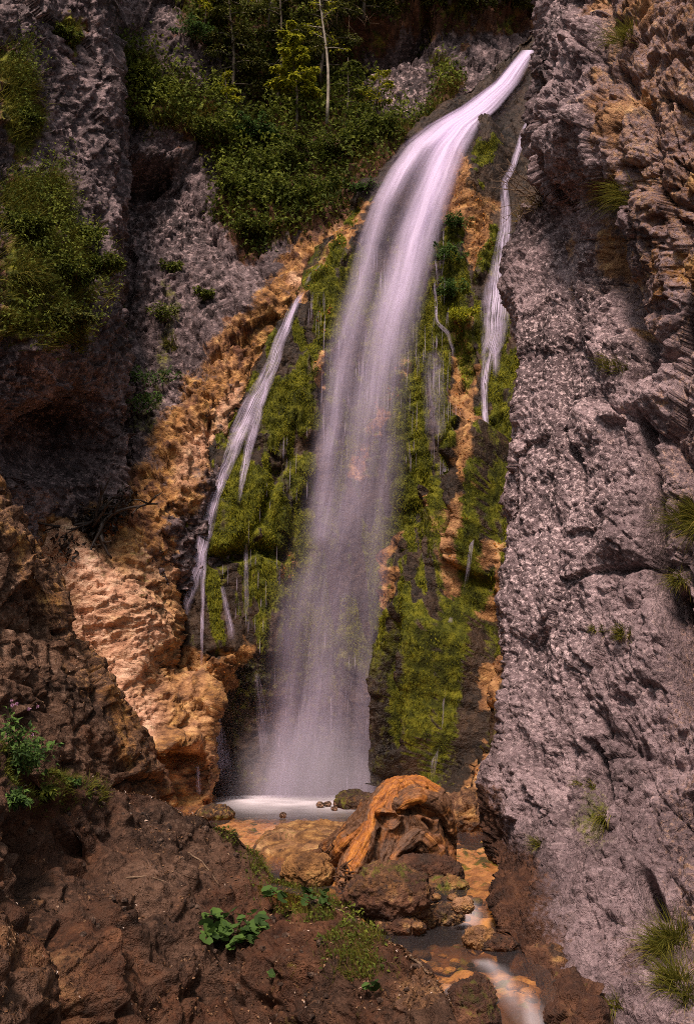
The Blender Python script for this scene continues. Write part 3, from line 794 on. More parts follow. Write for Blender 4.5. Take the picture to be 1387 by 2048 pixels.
foam = np.maximum(foam, 0.28 * st * stroke(qx, qy, [(905, 1985, 12), (915, 2060, 24)], 0.8))
foam = foam * (0.85 + 0.5 * fbm(np.stack([X * 2.5, Yg * 2.5, 0 * X], -1), 3, 82))
foam = np.maximum(foam, 0.02)
wat = mesh_obj('stream', pw, inside(X, Yg), M_WATER, None, True, dict(foam=np.clip(foam, 0, 1).ravel()))
tag(wat, kind='structure')
# low ground all round, far below the gorge rim
gnd = mesh_obj('ground', [(-60, -40, -1.6), (60, -40, -1.6), (60, 80, -1.6), (-60, 80, -1.6)], [(0, 1, 2, 3)], M_BANK)
tag(gnd, kind='structure')

# ------------------------------------------------------------------ falling water
def fall_mat(name, su, sv, contrast, col=(0.80, 0.69, 0.90), thr=False):
    m, t = new_mat(name)
    k = NT(t)
    fl = k.attr('flow', True)
    n1 = k.noise(k.map(fl, (su, sv, 1)), 1.0, 4, 0.6)
    n2 = k.noise(k.map(fl, (su * 3.5, sv * 2.0, 1)), 1.0, 3, 0.6)
    nn = k.math('ADD', k.math('MULTIPLY', n1, 0.65), k.math('MULTIPLY', n2, 0.35))
    s_ = k.math('ADD', 1.0, k.math('MULTIPLY', k.math('SUBTRACT', nn, 0.5), contrast))
    if thr:
        s_ = k.math('ADD', k.math('MULTIPLY', k.ramp(nn, [(0.42, G3(0)), (0.64, G3(1))]), 1.0), 0.10)
    a = k.math('MULTIPLY', k.attr('dens'), s_, clamp=True)
    d = k.n('ShaderNodeBsdfDiffuse'); d.inputs[0].default_value = (*col, 1)
    tl = k.n('ShaderNodeBsdfTranslucent'); tl.inputs[0].default_value = (*col, 1)
    md = k.n('ShaderNodeMixShader'); md.inputs[0].default_value = 0.35
    k.l(d.outputs[0], md.inputs[1]); k.l(tl.outputs[0], md.inputs[2])
    tp = k.n('ShaderNodeBsdfTransparent')
    mx = k.n('ShaderNodeMixShader')
    k.l(a, mx.inputs[0]); k.l(tp.outputs[0], mx.inputs[1]); k.l(md.outputs[0], mx.inputs[2])
    o = k.n('ShaderNodeOutputMaterial'); k.l(mx.outputs[0], o.inputs[0])
    return m
M_FALLW = fall_mat('falling_water', 30.0, 2.0, 2.3)
M_RILL = fall_mat('rill_water', 6.5, 0.035, 0, thr=True)
M_DRIP = fall_mat('drip_water', 1.0, 0.1, 0.5)

def beams(px, py, lst):
    tot = np.zeros(px.shape)
    for pts in lst:
        best = np.zeros(px.shape)
        for (x0, y0, w0, a0), (x1, y1, w1, a1) in zip(pts[:-1], pts[1:]):
            ax, ay = x1 - x0, y1 - y0
            tt = np.clip(((px - x0) * ax + (py - y0) * ay) / (ax * ax + ay * ay), 0, 1)
            d = np.hypot(px - x0 - tt * ax, py - y0 - tt * ay)
            best = np.maximum(best, (a0 + (a1 - a0) * tt) * np.exp(-(d / (w0 + (w1 - w0) * tt)) ** 2))
        tot = 1 - (1 - tot) * (1 - np.clip(best, 0, 0.98))
    return tot
BEAMS = [[(1058, 100, 8, .95), (1010, 165, 17, .95), (960, 215, 26, .97), (915, 252, 34, .97), (890, 300, 30, .97), (865, 380, 30, .96), (835, 460, 30, .92), (805, 560, 33, .72), (780, 650, 35, .56), (755, 740, 37, .46), (735, 830, 40, .36), (705, 950, 38, .28), (680, 1060, 42, .20), (650, 1200, 46, .20), (630, 1350, 46, .25), (620, 1500, 52, .32), (618, 1600, 58, .4)],
         [(905, 250, 20, .85), (840, 288, 18, .85), (803, 340, 17, .75), (768, 400, 18, .62), (740, 480, 18, .5), (720, 570, 18, .44), (700, 650, 20, .4), (680, 720, 22, .46), (668, 800, 20, .42), (655, 900, 19, .5), (646, 980, 22, .42), (640, 1060, 24, .3)],
         [(630, 1130, 26, .1), (602, 1190, 26, .40), (582, 1270, 24, .42), (575, 1400, 26, .34), (570, 1600, 30, .38)],
         [(640, 1380, 90, 0.0), (635, 1520, 100, .12), (625, 1600, 115, .42)],
         [(760, 600, 50, .05), (735, 900, 48, .12), (685, 1100, 62, .13), (640, 1300, 66, .16), (625, 1600, 84, .22)],
         [(775, 900, 26, .15), (755, 1100, 24, .14), (735, 1300, 22, .14), (722, 1600, 24, .2)]]
fl_l = pl([(100, 1040), (165, 985), (215, 915), (250, 850), (290, 795), (340, 755), (400, 722), (480, 692), (570, 668), (650, 640), (720, 620), (900, 590), (1060, 540), (1200, 505), (1400, 470), (1610, 400)])
fl_r = pl([(100, 1075), (165, 1040), (215, 1000), (250, 962), (300, 940), (380, 915), (460, 890), (560, 868), (650, 850), (740, 840), (900, 830), (1060, 815), (1200, 790), (1400, 785), (1610, 800)])
rows = np.arange(100, 1606, 6.0)
waterfall = empty('waterfall', G(630, 1592, 0))
tag(waterfall, kind='structure')
WBASE = np.array(waterfall.location)
def boxs(a, r, axis):
    c = np.pad(a, [(r, r) if i == axis else (0, 0) for i in range(2)], mode='edge').cumsum(axis)
    z = np.take(c, [0], axis) * 0
    c = np.concatenate([z, c], axis)
    n = a.shape[axis]
    return (np.take(c, np.arange(2 * r + 1, 2 * r + 1 + n), axis) - np.take(c, np.arange(0, n), axis)) / (2 * r + 1)
for L in range(3):
    u = np.linspace(0, 1, 90)
    px = fl_l(rows)[:, None] + (fl_r(rows) - fl_l(rows))[:, None] * u[None]
    py = np.repeat(rows[:, None], 90, 1)
    sp, _ = FALL.sm(px, py, 5)
    Y = sp[..., 1]
    Ym = Y.copy()
    for sh in range(-5, 6):
        for sh2 in (-6, -3, 0, 3, 6):
            Ym = np.minimum(Ym, np.roll(np.roll(Y, sh, 0), sh2, 1))
    Ym[:6] = Y[:6]
    Ys = boxs(boxs(Ym, 5, 0), 5, 1) - 0.10 - 0.14 * L
    Ys = np.minimum(Ys, Y - 0.06 - 0.05 * L)
    Ys = boxs(Ys, 4, 0)
    Ys += 0.05 * fbm(np.stack([px * 0.02, py * 0.003, 0 * px + L * 7], -1), 2, 90 + L)
    pts = P(px, py, Ys)
    a = beams(px, py, BEAMS)
    big = 1 + 0.95 * fbm(np.stack([u[None] * 11 + 0 * py, py * 0.005, 0 * px + 3 * L], -1), 4, 95)
    a = np.clip(a * big * (1 - 0.22 * sstep(560, 900, py)), 0, 0.985)
    a = a * sstep(0, 0.1, u)[None] * sstep(0, 0.1, 1 - u)[None]
    a = 1 - (1 - a) ** (1 / 2.4)
    flow = np.stack([u[None] + 0 * py + L * 0.37, py / 300.0 + L * 1.7, 0 * px + L], -1)
    v = mesh_obj('water_veil', pts - WBASE, grid_faces(*px.shape), M_FALLW, waterfall, True, dict(dens=a.ravel(), flow=flow.reshape(-1, 3)))

def stream(name, mass, pts, inten, off=0.07, nc=15, nstr=None, fade=(0.05, 0.30), freq=1.0):
    a = np.array(pts, float)
    seg = np.concatenate([[0], np.cumsum(np.hypot(*np.diff(a[:, :2], axis=0).T))])
    n = max(8, int(seg[-1] / 4))
    s_ = np.linspace(0, seg[-1], n)
    # smooth course
    cx, cy, cw = [np.interp(s_, seg, a[:, i]) for i in range(3)]
    for _ in range(2):
        for c in (cx, cy, cw):
            c[1:-1] = (c[:-2] + c[1:-1] * 2 + c[2:]) / 4
    cx = cx + 2.2 * fbm(np.stack([s_ * 0.03, 0 * s_, 0 * s_ + seg[-1]], -1), 3, 101) * np.minimum(1, cw / 6)
    tx, ty = np.gradient(cx), np.gradient(cy)
    ln = np.hypot(tx, ty) + 1e-6
    u = np.linspace(-1, 1, nc)
    px = cx[:, None] - (ty / ln)[:, None] * u[None] * cw[:, None]
    py = cy[:, None] + (tx / ln)[:, None] * u[None] * cw[:, None]
    sp, _ = mass.sm(px, py, 2)
    Y = np.minimum(sp[..., 1], boxs(sp[..., 1], 3, 0))
    Y = boxs(np.repeat(Y.min(1)[:, None], nc, 1) * 0.5 + Y * 0.5, 3, 0) - off
    p = P(px, py, Y)
    e = sstep(0, fade[0], s_ / seg[-1]) * (1 - sstep(1 - fade[1], 1, s_ / seg[-1]))
    d = inten * (1 - np.abs(u[None]) ** 2.2) * e[:, None]
    fq = np.stack([s_[:, None] * 0.022 + 0 * u[None], u[None] * 0.9 + 0 * px, 0 * px + seg[-1] * 0.37], -1)
    wob = fbm(fq, 3, 103)
    d = d * np.clip(1.25 + 1.5 * fbm(fq * np.array([1.3, 2.2, 1]) + 4, 3, 104) - 0.5 * np.abs(u[None]), 0.05, 1.4)
    flow = np.stack([u[None] * cw[:, None] * 0.10 * freq + seg[-1] + 0.55 * wob, s_[:, None] * 0.25 + 0 * u[None], 0 * px], -1)
    o = mesh_obj(name, p, grid_faces(*px.shape), M_RILL, None, True, dict(dens=d.ravel(), flow=flow.reshape(-1, 3)))
    tag(o, kind='structure')
    return o
for args in [
    ([(690, 478, 2), (650, 513, 4), (628, 540, 5), (606, 576, 5)], .45),
    ([(607, 578, 5), (585, 620, 10), (560, 680, 13), (540, 740, 15), (510, 800, 22), (480, 860, 20), (455, 930, 13), (430, 990, 12), (412, 1060, 15), (400, 1110, 15), (385, 1170, 14), (365, 1240, 8), (356, 1300, 5)], .95),
    ([(536, 752, 8), (512, 840, 12), (496, 900, 10), (486, 950, 8), (478, 1012, 4)], .85),
    ([(408, 1085, 8), (406, 1180, 5), (404, 1270, 4), (402, 1345, 3)], .7),
    ([(600, 590, 3), (578, 640, 4), (572, 670, 3)], .6),
    ([(1060, 230, 5), (1050, 255, 7), (1035, 300, 8), (1022, 340, 7), (1008, 362, 7), (1008, 400, 10), (1011, 440, 13), (1004, 500, 17), (995, 560, 23), (990, 620, 34), (985, 680, 26), (974, 720, 13), (967, 770, 8), (969, 830, 7), (972, 870, 7), (966, 905, 8), (956, 975, 8), (945, 1040, 7), (938, 1120, 5), (925, 1200, 4)], .95, 0.13, 15, None, (0.03, 0.25)),
    ([(1000, 640, 16), (992, 700, 12), (990, 760, 6)], .5),
    ([(890, 930, 5), (882, 1000, 7), (868, 1040, 8), (853, 1085, 9), (845, 1140, 7), (841, 1200, 5), (845, 1232, 3)], .62),
    ([(868, 560, 3), (873, 645, 4), (895, 665, 5), (906, 700, 4), (905, 730, 2)], .5),
    ([(444, 1172, 4), (454, 1220, 7), (466, 1285, 9)], .5),
    ([(418, 1412, 4), (428, 1435, 13), (438, 1500, 24), (446, 1570, 22)], .42),
    ([(395, 1530, 4), (399, 1590, 8)], .4),
    ([(832, 1290, 5), (824, 1340, 6), (818, 1390, 5)], .55),
    ([(888, 1345, 5), (880, 1440, 7), (870, 1478, 10), (862, 1570, 7)], .45),
    ([(790, 1440, 4), (792, 1520, 6), (790, 1595, 10)], .5),
    ([(512, 1345, 6), (523, 1420, 12), (528, 1520, 14)], .35),
    ([(492, 1085, 4), (492, 1150, 6), (494, 1240, 6)], .3),
    ([(338, 1270, 5), (336, 1320, 7), (340, 1360, 6)], .4),
    ([(862, 700, 26), (868, 800, 26), (870, 900, 18)], .22),
    ([(905, 1240, 6), (880, 1238, 8), (850, 1268, 6)], .35)]:
    stream('side_cascade', FALL if args[0][0][0] not in (395, ) else APRON, *args)
# thin drips hanging from the moss
zones = [(720, 800, 420, 560, 24), (640, 700, 620, 900, 36), (690, 830, 560, 900, 50), (810, 900, 600, 950, 50), (480, 620, 850, 1080, 14), (440, 560, 1090, 1160, 8), (540, 760, 1250, 1560, 36), (470, 540, 1150, 1280, 10), (860, 920, 650, 880, 20), (860, 890, 410, 560, 20), (600, 650, 570, 640, 12)]
vv, ff, dd, fw = [], [], [], []
nv = 0
for x0, x1, y0, y1, n in zones:
    for _ in range(n):
        x, y = rng.uniform(x0, x1), rng.uniform(y0, y1)
        ln = rng.uniform(14, 62)
        wd = rng.uniform(0.5, 1.0)
        ys = np.linspace(y, y + ln, 5)
        sp, _ = FALL.sm(np.full(5, x), ys, 2)
        Y = sp[:, 1].min() - rng.uniform(0.03, 0.25)
        c = P(np.full(5, x) - (ys - y) * 0.02, ys, np.full(5, Y))
        hw = wd * Y / F
        a = np.concatenate([c + [-hw, 0, 0], c + [0, -hw, 0], c + [hw, 0, 0]])
        vv.append(a)
        for i in range(4):
            for j in (0, 5):
                ff.append((nv + j + i, nv + j + i + 1, nv + j + 6 + i, nv + j + 5 + i))
        prof = np.array([0.1, 0.8, 1, 0.7, 0.0]) * rng.uniform(0.10, 0.42)
        dd.append(np.concatenate([prof, prof, prof]))
        fw.append(np.stack([np.full(15, x), np.tile(ys, 3), np.zeros(15)], -1))
        nv += 15
o = mesh_obj('dripping_water', np.concatenate(vv), np.array(ff), M_DRIP, None, True, dict(dens=np.concatenate(dd), flow=np.concatenate(fw)))
tag(o, kind='structure')

# spray hanging over the plunge pool
m, t = new_mat('spray')
k = NT(t)
co_ = k.n('ShaderNodeTexCoord').outputs['Object']
ln_ = k.n('ShaderNodeVectorMath', operation='LENGTH'); k.l(co_, ln_.inputs[0])
fo = k.math('SUBTRACT', 1.0, ln_.outputs['Value'], clamp=True)
nz_ = k.noise(k.map(co_, (2.2, 1.2, 1.6)), 1.0, 2, 0.5)
dn = k.math('MULTIPLY', k.math('POWER', fo, 1.5), k.math('MULTIPLY', nz_, 2.8))
pv = k.n('ShaderNodeVolumePrincipled')
pv.inputs['Color'].default_value = (0.93, 0.86, 0.95, 1)
k.l(dn, pv.inputs['Density'])
o_ = k.n('ShaderNodeOutputMaterial'); k.l(pv.outputs[0], o_.inputs['Volume'])
import bmesh
bm = bmesh.new(); bmesh.ops.create_icosphere(bm, subdivisions=3, radius=1)
sv = [tuple(q_.co) for q_ in bm.verts]; sf = [tuple(w_.index for w_ in f_.verts) for f_ in bm.faces]; bm.free()
sp_ = mesh_obj('spray', sv, sf, m)
sp_.location = (-0.45, 15.4, 0.12); sp_.scale = (1.35, 1.0, 1.2)
tag(sp_, 'pale spray drifting over the foot of the main fall', 'spray', kind='stuff')

# ------------------------------------------------------------------ wood: tubes and the driftwood stump
def tube(pts, rad, sides=8, cap=True):
    """ring sweep through pts with radius rad at each"""
    p = np.asarray(pts, float); r = np.asarray(rad, float)
    n = len(p)
    t = norm(np.gradient(p, axis=0))
    up = np.array([0.13, 0.21, 0.97])
    a = norm(np.cross(t, up)); b = np.cross(t, a)
    th = np.arange(sides) * 2 * pi / sides
    ring = p[:, None] + r[:, None, None] * (np.cos(th)[None, :, None] * a[:, None] + np.sin(th)[None, :, None] * b[:, None])
    v = ring.reshape(-1, 3)
    i = np.arange(n - 1)[:, None] * sides
    j = np.arange(sides)[None]
    f = np.stack([i + j, i + (j + 1) % sides, i + sides + (j + 1) % sides, i + sides + j], -1).reshape(-1, 4)
    f = [tuple(x) for x in f.tolist()]
    if cap:
        v = np.concatenate([v, p[:1], p[-1:]])
        c0, c1 = n * sides, n * sides + 1
        for q in range(sides):
            f.append((c0, (q + 1) % sides, q))
            f.append((c1, (n - 1) * sides + q, (n - 1) * sides + (q + 1) % sides))
    return v, f
def join(parts):
    vs, fs, n = [], [], 0
    for v, f in parts:
        vs.append(v); fs += [tuple(int(i) + n for i in q) for q in f]
        n += len(v)
    return np.concatenate(vs), fs
def resample(pts, n):
    a = np.asarray(pts, float)
    s = np.concatenate([[0], np.cumsum(np.linalg.norm(np.diff(a[:, :3], axis=0), axis=1))])
    t = np.linspace(0, s[-1], n)
    out = np.stack([np.interp(t, s, a[:, i]) for i in range(a.shape[1])], -1)
    for _ in range(2):
        out[1:-1] = (out[:-2] + 2 * out[1:-1] + out[2:]) / 4
    return out

m, t = new_mat('driftwood')
k = NT(t)
gr = k.attr('grain', True)
n1 = k.noise(k.map(gr, (30, 30, 2.2)), 1.0, 5, 0.7, 0.3)
n2 = k.noise(k.map(gr, (120, 120, 9.0)), 1.0, 4, 0.7)
n3 = k.noise(gr, 6.0, 4, 0.6)
nn = k.math('ADD', k.math('MULTIPLY', n1, 0.6), k.math('MULTIPLY', n2, 0.4))
grey = k.ramp(nn, [(0.32, (0.024, 0.010, 0.004)), (0.5, (0.105, 0.046, 0.019)), (0.68, (0.24, 0.118, 0.052))])
org = k.ramp(nn, [(0.32, (0.06, 0.018, 0.005)), (0.5, (0.30, 0.095, 0.012)), (0.68, (0.62, 0.26, 0.035))])
wf = k.ramp(k.math('ADD', k.attr('warm'), k.math('MULTIPLY', k.math('SUBTRACT', n3, 0.5), 1.3)), [(0.35, G3(0)), (0.65, G3(1))])
bs = k.n('ShaderNodeBsdfPrincipled')
k.l(k.mix(wf, grey, org), bs.inputs['Base Color'])
bs.inputs['Roughness'].default_value = 0.62
b = k.n('ShaderNodeBump'); b.inputs['Strength'].default_value = 1.0; b.inputs['Distance'].default_value = 0.02
k.l(nn, b.inputs['Height']); k.l(b.outputs[0], bs.inputs['Normal'])
o = k.n('ShaderNodeOutputMaterial'); k.l(bs.outputs[0], o.inputs[0])
M_WOOD = m

def flat_mat(name, c0, c1, rough=0.8, scale=20, trans=0.0, attr=None):
    m, t = new_mat(name)
    k = NT(t)
    geo = k.n('ShaderNodeTexCoord').outputs['Object']
    fac = k.noise(geo, scale, 3, 0.6) if attr is None else k.attr(attr)
    col = k.ramp(fac, [(0.25 if attr is None else 0.0, c0), (0.75 if attr is None else 1.0, c1)])
    bs = k.n('ShaderNodeBsdfPrincipled')
    k.l(col, bs.inputs['Base Color'])
    bs.inputs['Roughness'].default_value = rough
    bs.inputs['Specular IOR Level'].default_value = 0.3
    o = k.n('ShaderNodeOutputMaterial')
    if trans:
        tl = k.n('ShaderNodeBsdfTranslucent')
        k.l(col, tl.inputs[0])
        mx = k.n('ShaderNodeMixShader'); mx.inputs[0].default_value = trans
        k.l(bs.outputs[0], mx.inputs[1]); k.l(tl.outputs[0], mx.inputs[2]); k.l(mx.outputs[0], o.inputs[0])
    else:
        k.l(bs.outputs[0], o.inputs[0])
    return m

TUBES = [[(838, 1578, 9.0, 24), (785, 1584, 8.88, 28), (755, 1620, 8.72, 22), (738, 1668, 8.55, 18), (716, 1708, 8.42, 21), (702, 1738, 8.3, 24), (688, 1770, 8.2, 17)],
         [(780, 1588, 8.9, 26), (835, 1580, 8.92, 28), (868, 1602, 8.95, 28), (882, 1645, 8.92, 26), (888, 1695, 8.86, 22), (898, 1750, 8.8, 12)],
         [(815, 1600, 8.85, 36), (838, 1640, 8.76, 40), (856, 1685, 8.74, 32), (874, 1730, 8.76, 18), (880, 1755, 8.76, 10)],
         [(780, 1612, 8.82, 34), (778, 1650, 8.72, 38), (766, 1690, 8.64, 32), (752, 1722, 8.56, 24), (738, 1755, 8.46, 14)],
         [(800, 1640, 8.76, 38), (806, 1672, 8.72, 32), (800, 1696, 8.72, 20)],
         [(858, 1650, 8.68, 14), (826, 1672, 8.64, 16), (798, 1702, 8.58, 14), (784, 1732, 8.5, 10), (778, 1756, 8.46, 8)],
         [(836, 1658, 8.70, 22), (862, 1680, 8.68, 22), (876, 1715, 8.70, 18), (882, 1752, 8.72, 11)],
         [(775, 1602, 9.15, 28), (738, 1640, 9.25, 30), (702, 1676, 9.35, 28), (668, 1698, 9.45, 22), (642, 1712, 9.55, 15), (620, 1714, 9.65, 9)],
         [(728, 1650, 9.0, 18), (698, 1684, 9.05, 22), (672, 1708, 9.1, 17), (654, 1724, 9.15, 9)],
         [(712, 1722, 8.36, 17), (694, 1748, 8.24, 17), (684, 1778, 8.14, 11)],
         [(796, 1610, 8.62, 13), (836, 1590, 8.62, 15), (874, 1606, 8.68, 15), (896, 1642, 8.74, 12), (905, 1680, 8.8, 7)],
         [(762, 1630, 8.58, 13), (782, 1640, 8.54, 15), (798, 1632, 8.56, 10)],
         [(805, 1640, 9.2, 70), (850, 1660, 9.15, 55), (865, 1710, 9.1, 36)]]
axes, parts = [], []
for T in TUBES:
    a = np.array(T, float)
    w3 = P(a[:, 0], a[:, 1], a[:, 2])
    q = resample(np.concatenate([w3, (a[:, 3] * a[:, 2] / F)[:, None]], 1), 40)
    ex0 = q[0].copy(); ex0[:3] += norm(q[0, :3] - q[1, :3]) * q[0, 3] * 0.7; ex0[3] *= 0.4
    ex1 = q[-1].copy(); ex1[:3] += norm(q[-1, :3] - q[-2, :3]) * q[-1, 3] * 0.7; ex1[3] *= 0.4
    q = np.concatenate([ex0[None], q, ex1[None]])
    axes.append(q)
    parts.append(tube(q[:, :3], q[:, 3], 14))
v, f = join(parts)
tmp = mesh_obj('tmp_wood', v, f)
md = tmp.modifiers.new('r', 'REMESH'); md.mode = 'VOXEL'; md.voxel_size = 0.0085
sm = tmp.modifiers.new('s', 'SMOOTH'); sm.factor = 0.5; sm.iterations = 9
dg = bpy.context.evaluated_depsgraph_get()
ev = tmp.evaluated_get(dg)
me = bpy.data.meshes.new_from_object(ev)
nv = len(me.vertices)
co = np.empty(nv * 3, np.float32); me.vertices.foreach_get('co', co); co = co.reshape(-1, 3).astype(float)
no = np.empty(nv * 3, np.float32); me.vertices.foreach_get('normal', no); no = no.reshape(-1, 3).astype(float)
bpy.data.objects.remove(tmp)
best = np.full(nv, 9e9); grain = np.zeros((nv, 3))
for ti, q in enumerate(axes):
    s = np.concatenate([[0], np.cumsum(np.linalg.norm(np.diff(q[:, :3], axis=0), axis=1))])
    for i in range(0, len(q)):
        d = co - q[i, :3]
        dist = np.linalg.norm(d, axis=1) - q[i, 3]
        mk = dist < best
        tdir = norm(q[min(i + 1, len(q) - 1), :3] - q[max(i - 1, 0), :3])
        a_ = norm(np.cross(tdir, [0.2, 1.0, 0.3])); b_ = np.cross(tdir, a_)
        grain[mk] = np.stack([d[mk] @ a_ + ti * 3.1, d[mk] @ b_, s[i] + d[mk] @ tdir], 1)
        best = np.minimum(best, dist)
gq = grain * np.array([16, 16, 1.6])
dsp = 0.010 * facet(co * np.array([14, 14, 9]), 46, 1.0)[0] + 0.010 * fbm(co * 30, 3, 117) + 0.012 * fbm(gq, 3, 110) + 0.012 * ridged(gq * 1.9, 3, 113) + 0.020 * fbm(co * 5, 3, 115)
wx, wy = proj(co)
jx = 10 * fbm(co * 7, 3, 116)
hollow = blob(wx + jx, wy, 826, 1726, 26, 20, 0.5) + 0.6 * blob(wx + jx, wy, 772, 1640, 20, 12, 0.6)
cut = stroke(wx + jx * .3, wy, [(846, 1640, 3), (862, 1655, 4), (880, 1690, 3)], 0.9) + stroke(wx + jx * .3, wy, [(760, 1660, 3), (752, 1700, 5), (758, 1730, 4)], 0.9) + stroke(wx + jx * .4, wy, [(795, 1625, 4), (835, 1622, 5), (870, 1635, 4)], 0.9)
co2 = co + no * (dsp - 0.05 * cut)[:, None] + np.array([0, 0.16, 0]) * hollow[:, None]
warm_lit = np.maximum(strokes(wx + jx, wy, [[(830, 1556, 12), (785, 1572, 15), (752, 1612, 12), (736, 1660, 12), (714, 1704, 16), (700, 1735, 14)], [(835, 1558, 10), (870, 1576, 8)], [(796, 1624, 6), (812, 1606, 6), (850, 1596, 5)], [(735, 1645, 8), (690, 1686, 8)]], 0.7), 0.36)  # wood's own warmth, plus light on crest and left leg painted orange
st_root = empty('driftwood_stump', (co2[:, 0].mean(), co2[:, 1].mean(), -0.1))
loc = np.array(st_root.location)
fc = np.empty(len(me.polygons) * 4, np.int32)
lt = np.empty(len(me.polygons), np.int32); me.polygons.foreach_get('loop_total', lt)
fl = [tuple(pp.vertices) for pp in me.polygons]
bpy.data.meshes.remove(me)
mesh_obj('trunk', co2 - loc, np.array(fl, np.int32) if (lt == 4).all() else fl, M_WOOD, st_root, True, dict(grain=grain, warm=warm_lit))
# splintered root ends and loose fibres
for nm, spans in (('root_splinters', [(640, 760, 1655, 1625, 9.1, 60), (676, 700, 1730, 1790, 8.14, 40)]),):
    pr = []
    for x0, x1, y0, y1, yy, n in spans:
        for _ in range(n):
            u_ = rng.random()
            b0 = P(x0 + (x1 - x0) * u_ + rng.normal(0, 6), (1712 - 0.62 * (x0 + (x1 - x0) * u_ - 640) if y0 == 1655 else y0 + (y1 - y0) * rng.random()), yy + rng.normal(0, 0.05))
            d_ = norm(np.array([rng.normal(0.3, 0.5), rng.normal(-0.4, 0.3), rng.normal(0.3, 0.5)])) * rng.uniform(0.03, 0.09)
            pr.append(tube(np.array([b0 - d_ * 0.3, b0 + d_ * 0.5, b0 + d_ + rng.normal(0, 0.01, 3)]), [0.010, 0.007, 0.002], 5))
    v, f = join(pr)
    tag(mesh_obj(nm, v - loc, f, M_WOOD, st_root, True, dict(grain=v * 2, warm=np.full(len(v), 0.2))), kind='stuff')
tag(st_root, 'weathered driftwood stump with light painted orange along its crest, standing in the shallow stream', 'stump')

# ------------------------------------------------------------------ boulders
import bmesh
_ico = {}
def ico(n):
    if n not in _ico:
        bm = bmesh.new()
        bmesh.ops.create_icosphere(bm, subdivisions=n, radius=1)
        v = np.array([x.co[:] for x in bm.verts]); f = np.array([[q.index for q in fc_.verts] for fc_ in bm.faces], np.int32)
        bm.free()
        _ico[n] = (v, f)
    return _ico[n]
M_BOULD = rock_mat('boulder_stone', [tuple(c * 0.7 for c in g_) for g_ in BROWN], 0.9, 34)
def boulder(name, label, c, size, seed, cat='rock', group=None, warm=0.6, cream=0.1, moss=0.0, earth=0.2, wet=0.3, pale=0.2, sub=6, rough=1.0, rz=0.0, mosstop=0.0, dome=False):
    v, f = ico(sub)
    c = np.asarray(c, float); size = np.asarray(size, float)
    p = v * size
    nrm = norm(v / size)
    q = warp(p / size.mean() * 1.0 + seed * 5.3, 1.2, 0.3, seed)
    S = size.mean()
    a1 = facet(q * 1.6, seed + 3, 0.9)[0]; a2 = facet(q * 4.0, seed + 4, 0.9)[0]; a3 = facet(q * 10, seed + 6, 1)[0]
    d = S * rough * (0.24 * fbm(q * 1.1, 3, seed) + 0.13 * a1 + 0.06 * a2 + 0.022 * a3 + 0.02 * ridged(q * 6, 3, seed))
    if dome: d = d * 0.5
    p = p + nrm * d[:, None]
    cz, sz = cos(rz), sin(rz)
    p = np.stack([p[:, 0] * cz - p[:, 1] * sz, p[:, 0] * sz + p[:, 1] * cz, p[:, 2]], -1)
    nz = fbm(q * 1.5, 3, seed + 9); nz2 = fbm(q * 4, 3, seed + 10)
    top = sstep(0.1, 0.7, v[:, 2] + 0.4 * nz2)
    att = dict(warm=warm + 0.6 * nz2, cream=cream + 0.5 * nz, moss=moss + mosstop * top + 0.4 * nz * (moss + mosstop > 0), earth=earth + 0.5 * nz, wet=wet + 0.6 * sstep(-0.1, -0.6, v[:, 2]), pale=pale + nz)
    att = {k_: np.clip(a_, 0, 1.2) for k_, a_ in att.items()}
    base = c + np.array([0, 0, -size[2] * 0.8])
    o = mesh_obj(name, p + [0, 0, size[2] * 0.8], f, M_BOULD, None, True, att)
    o.location = tuple(base)
    tag(o, label, cat, group)
    return o
def bpx(px, py, z, rx, rz_, ry=None, lift=0.0):
    """centre and half sizes of a boulder whose foot is at picture (px, py) on height z"""
    c = G(px, py, z)
    Yc = c[1]
    sx, s3 = rx * Yc / F, rz_ * Yc / F
    sy = (ry or rx) * Yc / F
    return np.array([c[0], c[1] + sy * 0.7, z + s3 * 0.55 + lift]), (sx, sy, s3)
SG = 'stones lying in the stream below the fall'
c, s = bpx(614, 1774, -0.02, 52, 40, 44); boulder('boulder', 'rounded bright orange boulder in front of the driftwood root, beside the near bank', c, s, 1, 'boulder', warm=1.2, cream=-0.4, earth=-0.2, wet=0.1, rough=0.9)
c, s = bpx(776, 1830, -0.06, 84, 56, 58); boulder('boulder', 'large brown boulder with green moss patches just below the stump', c, s, 2, 'boulder', warm=0.55, moss=0.05, mosstop=0.30, earth=0.55)
c, s = bpx(850, 1772, -0.05, 72, 34, 40); boulder('boulder', 'low flat dark boulder under the hollow of the stump', c, s, 3, 'boulder', warm=0.3, earth=0.6, moss=0.15)
c, s = bpx(890, 1790, -0.05, 46, 20, 30); boulder('rock', 'small yellow-green mossy rock right of the low flat boulder', c, s, 4, moss=0.45, warm=0.6)
c, s = bpx(800, 1870, -0.17, 48, 20, 30); boulder('rock', 'flat brown slab at the water edge below the large mossy boulder', c, s, 5, warm=0.5, earth=0.5, rough=0.8)
c, s = bpx(880, 1852, -0.17, 44, 26, 30); boulder('rock', 'dark olive rock left of the small cascade', c, s, 6, moss=0.28, warm=0.4, earth=0.3)
c, s = bpx(957, 1898, -0.17, 30, 24, 26); boulder('rock', 'small reddish rock by the pale right wall in the stream', c, s, 7, warm=0.8, earth=0.3)
c, s = bpx(1000, 1905, -0.18, 34, 18, 26); boulder('rock', 'dark wet rock between the reddish rock and the right wall', c, s, 8, warm=0.3, earth=0.5, wet=0.6)
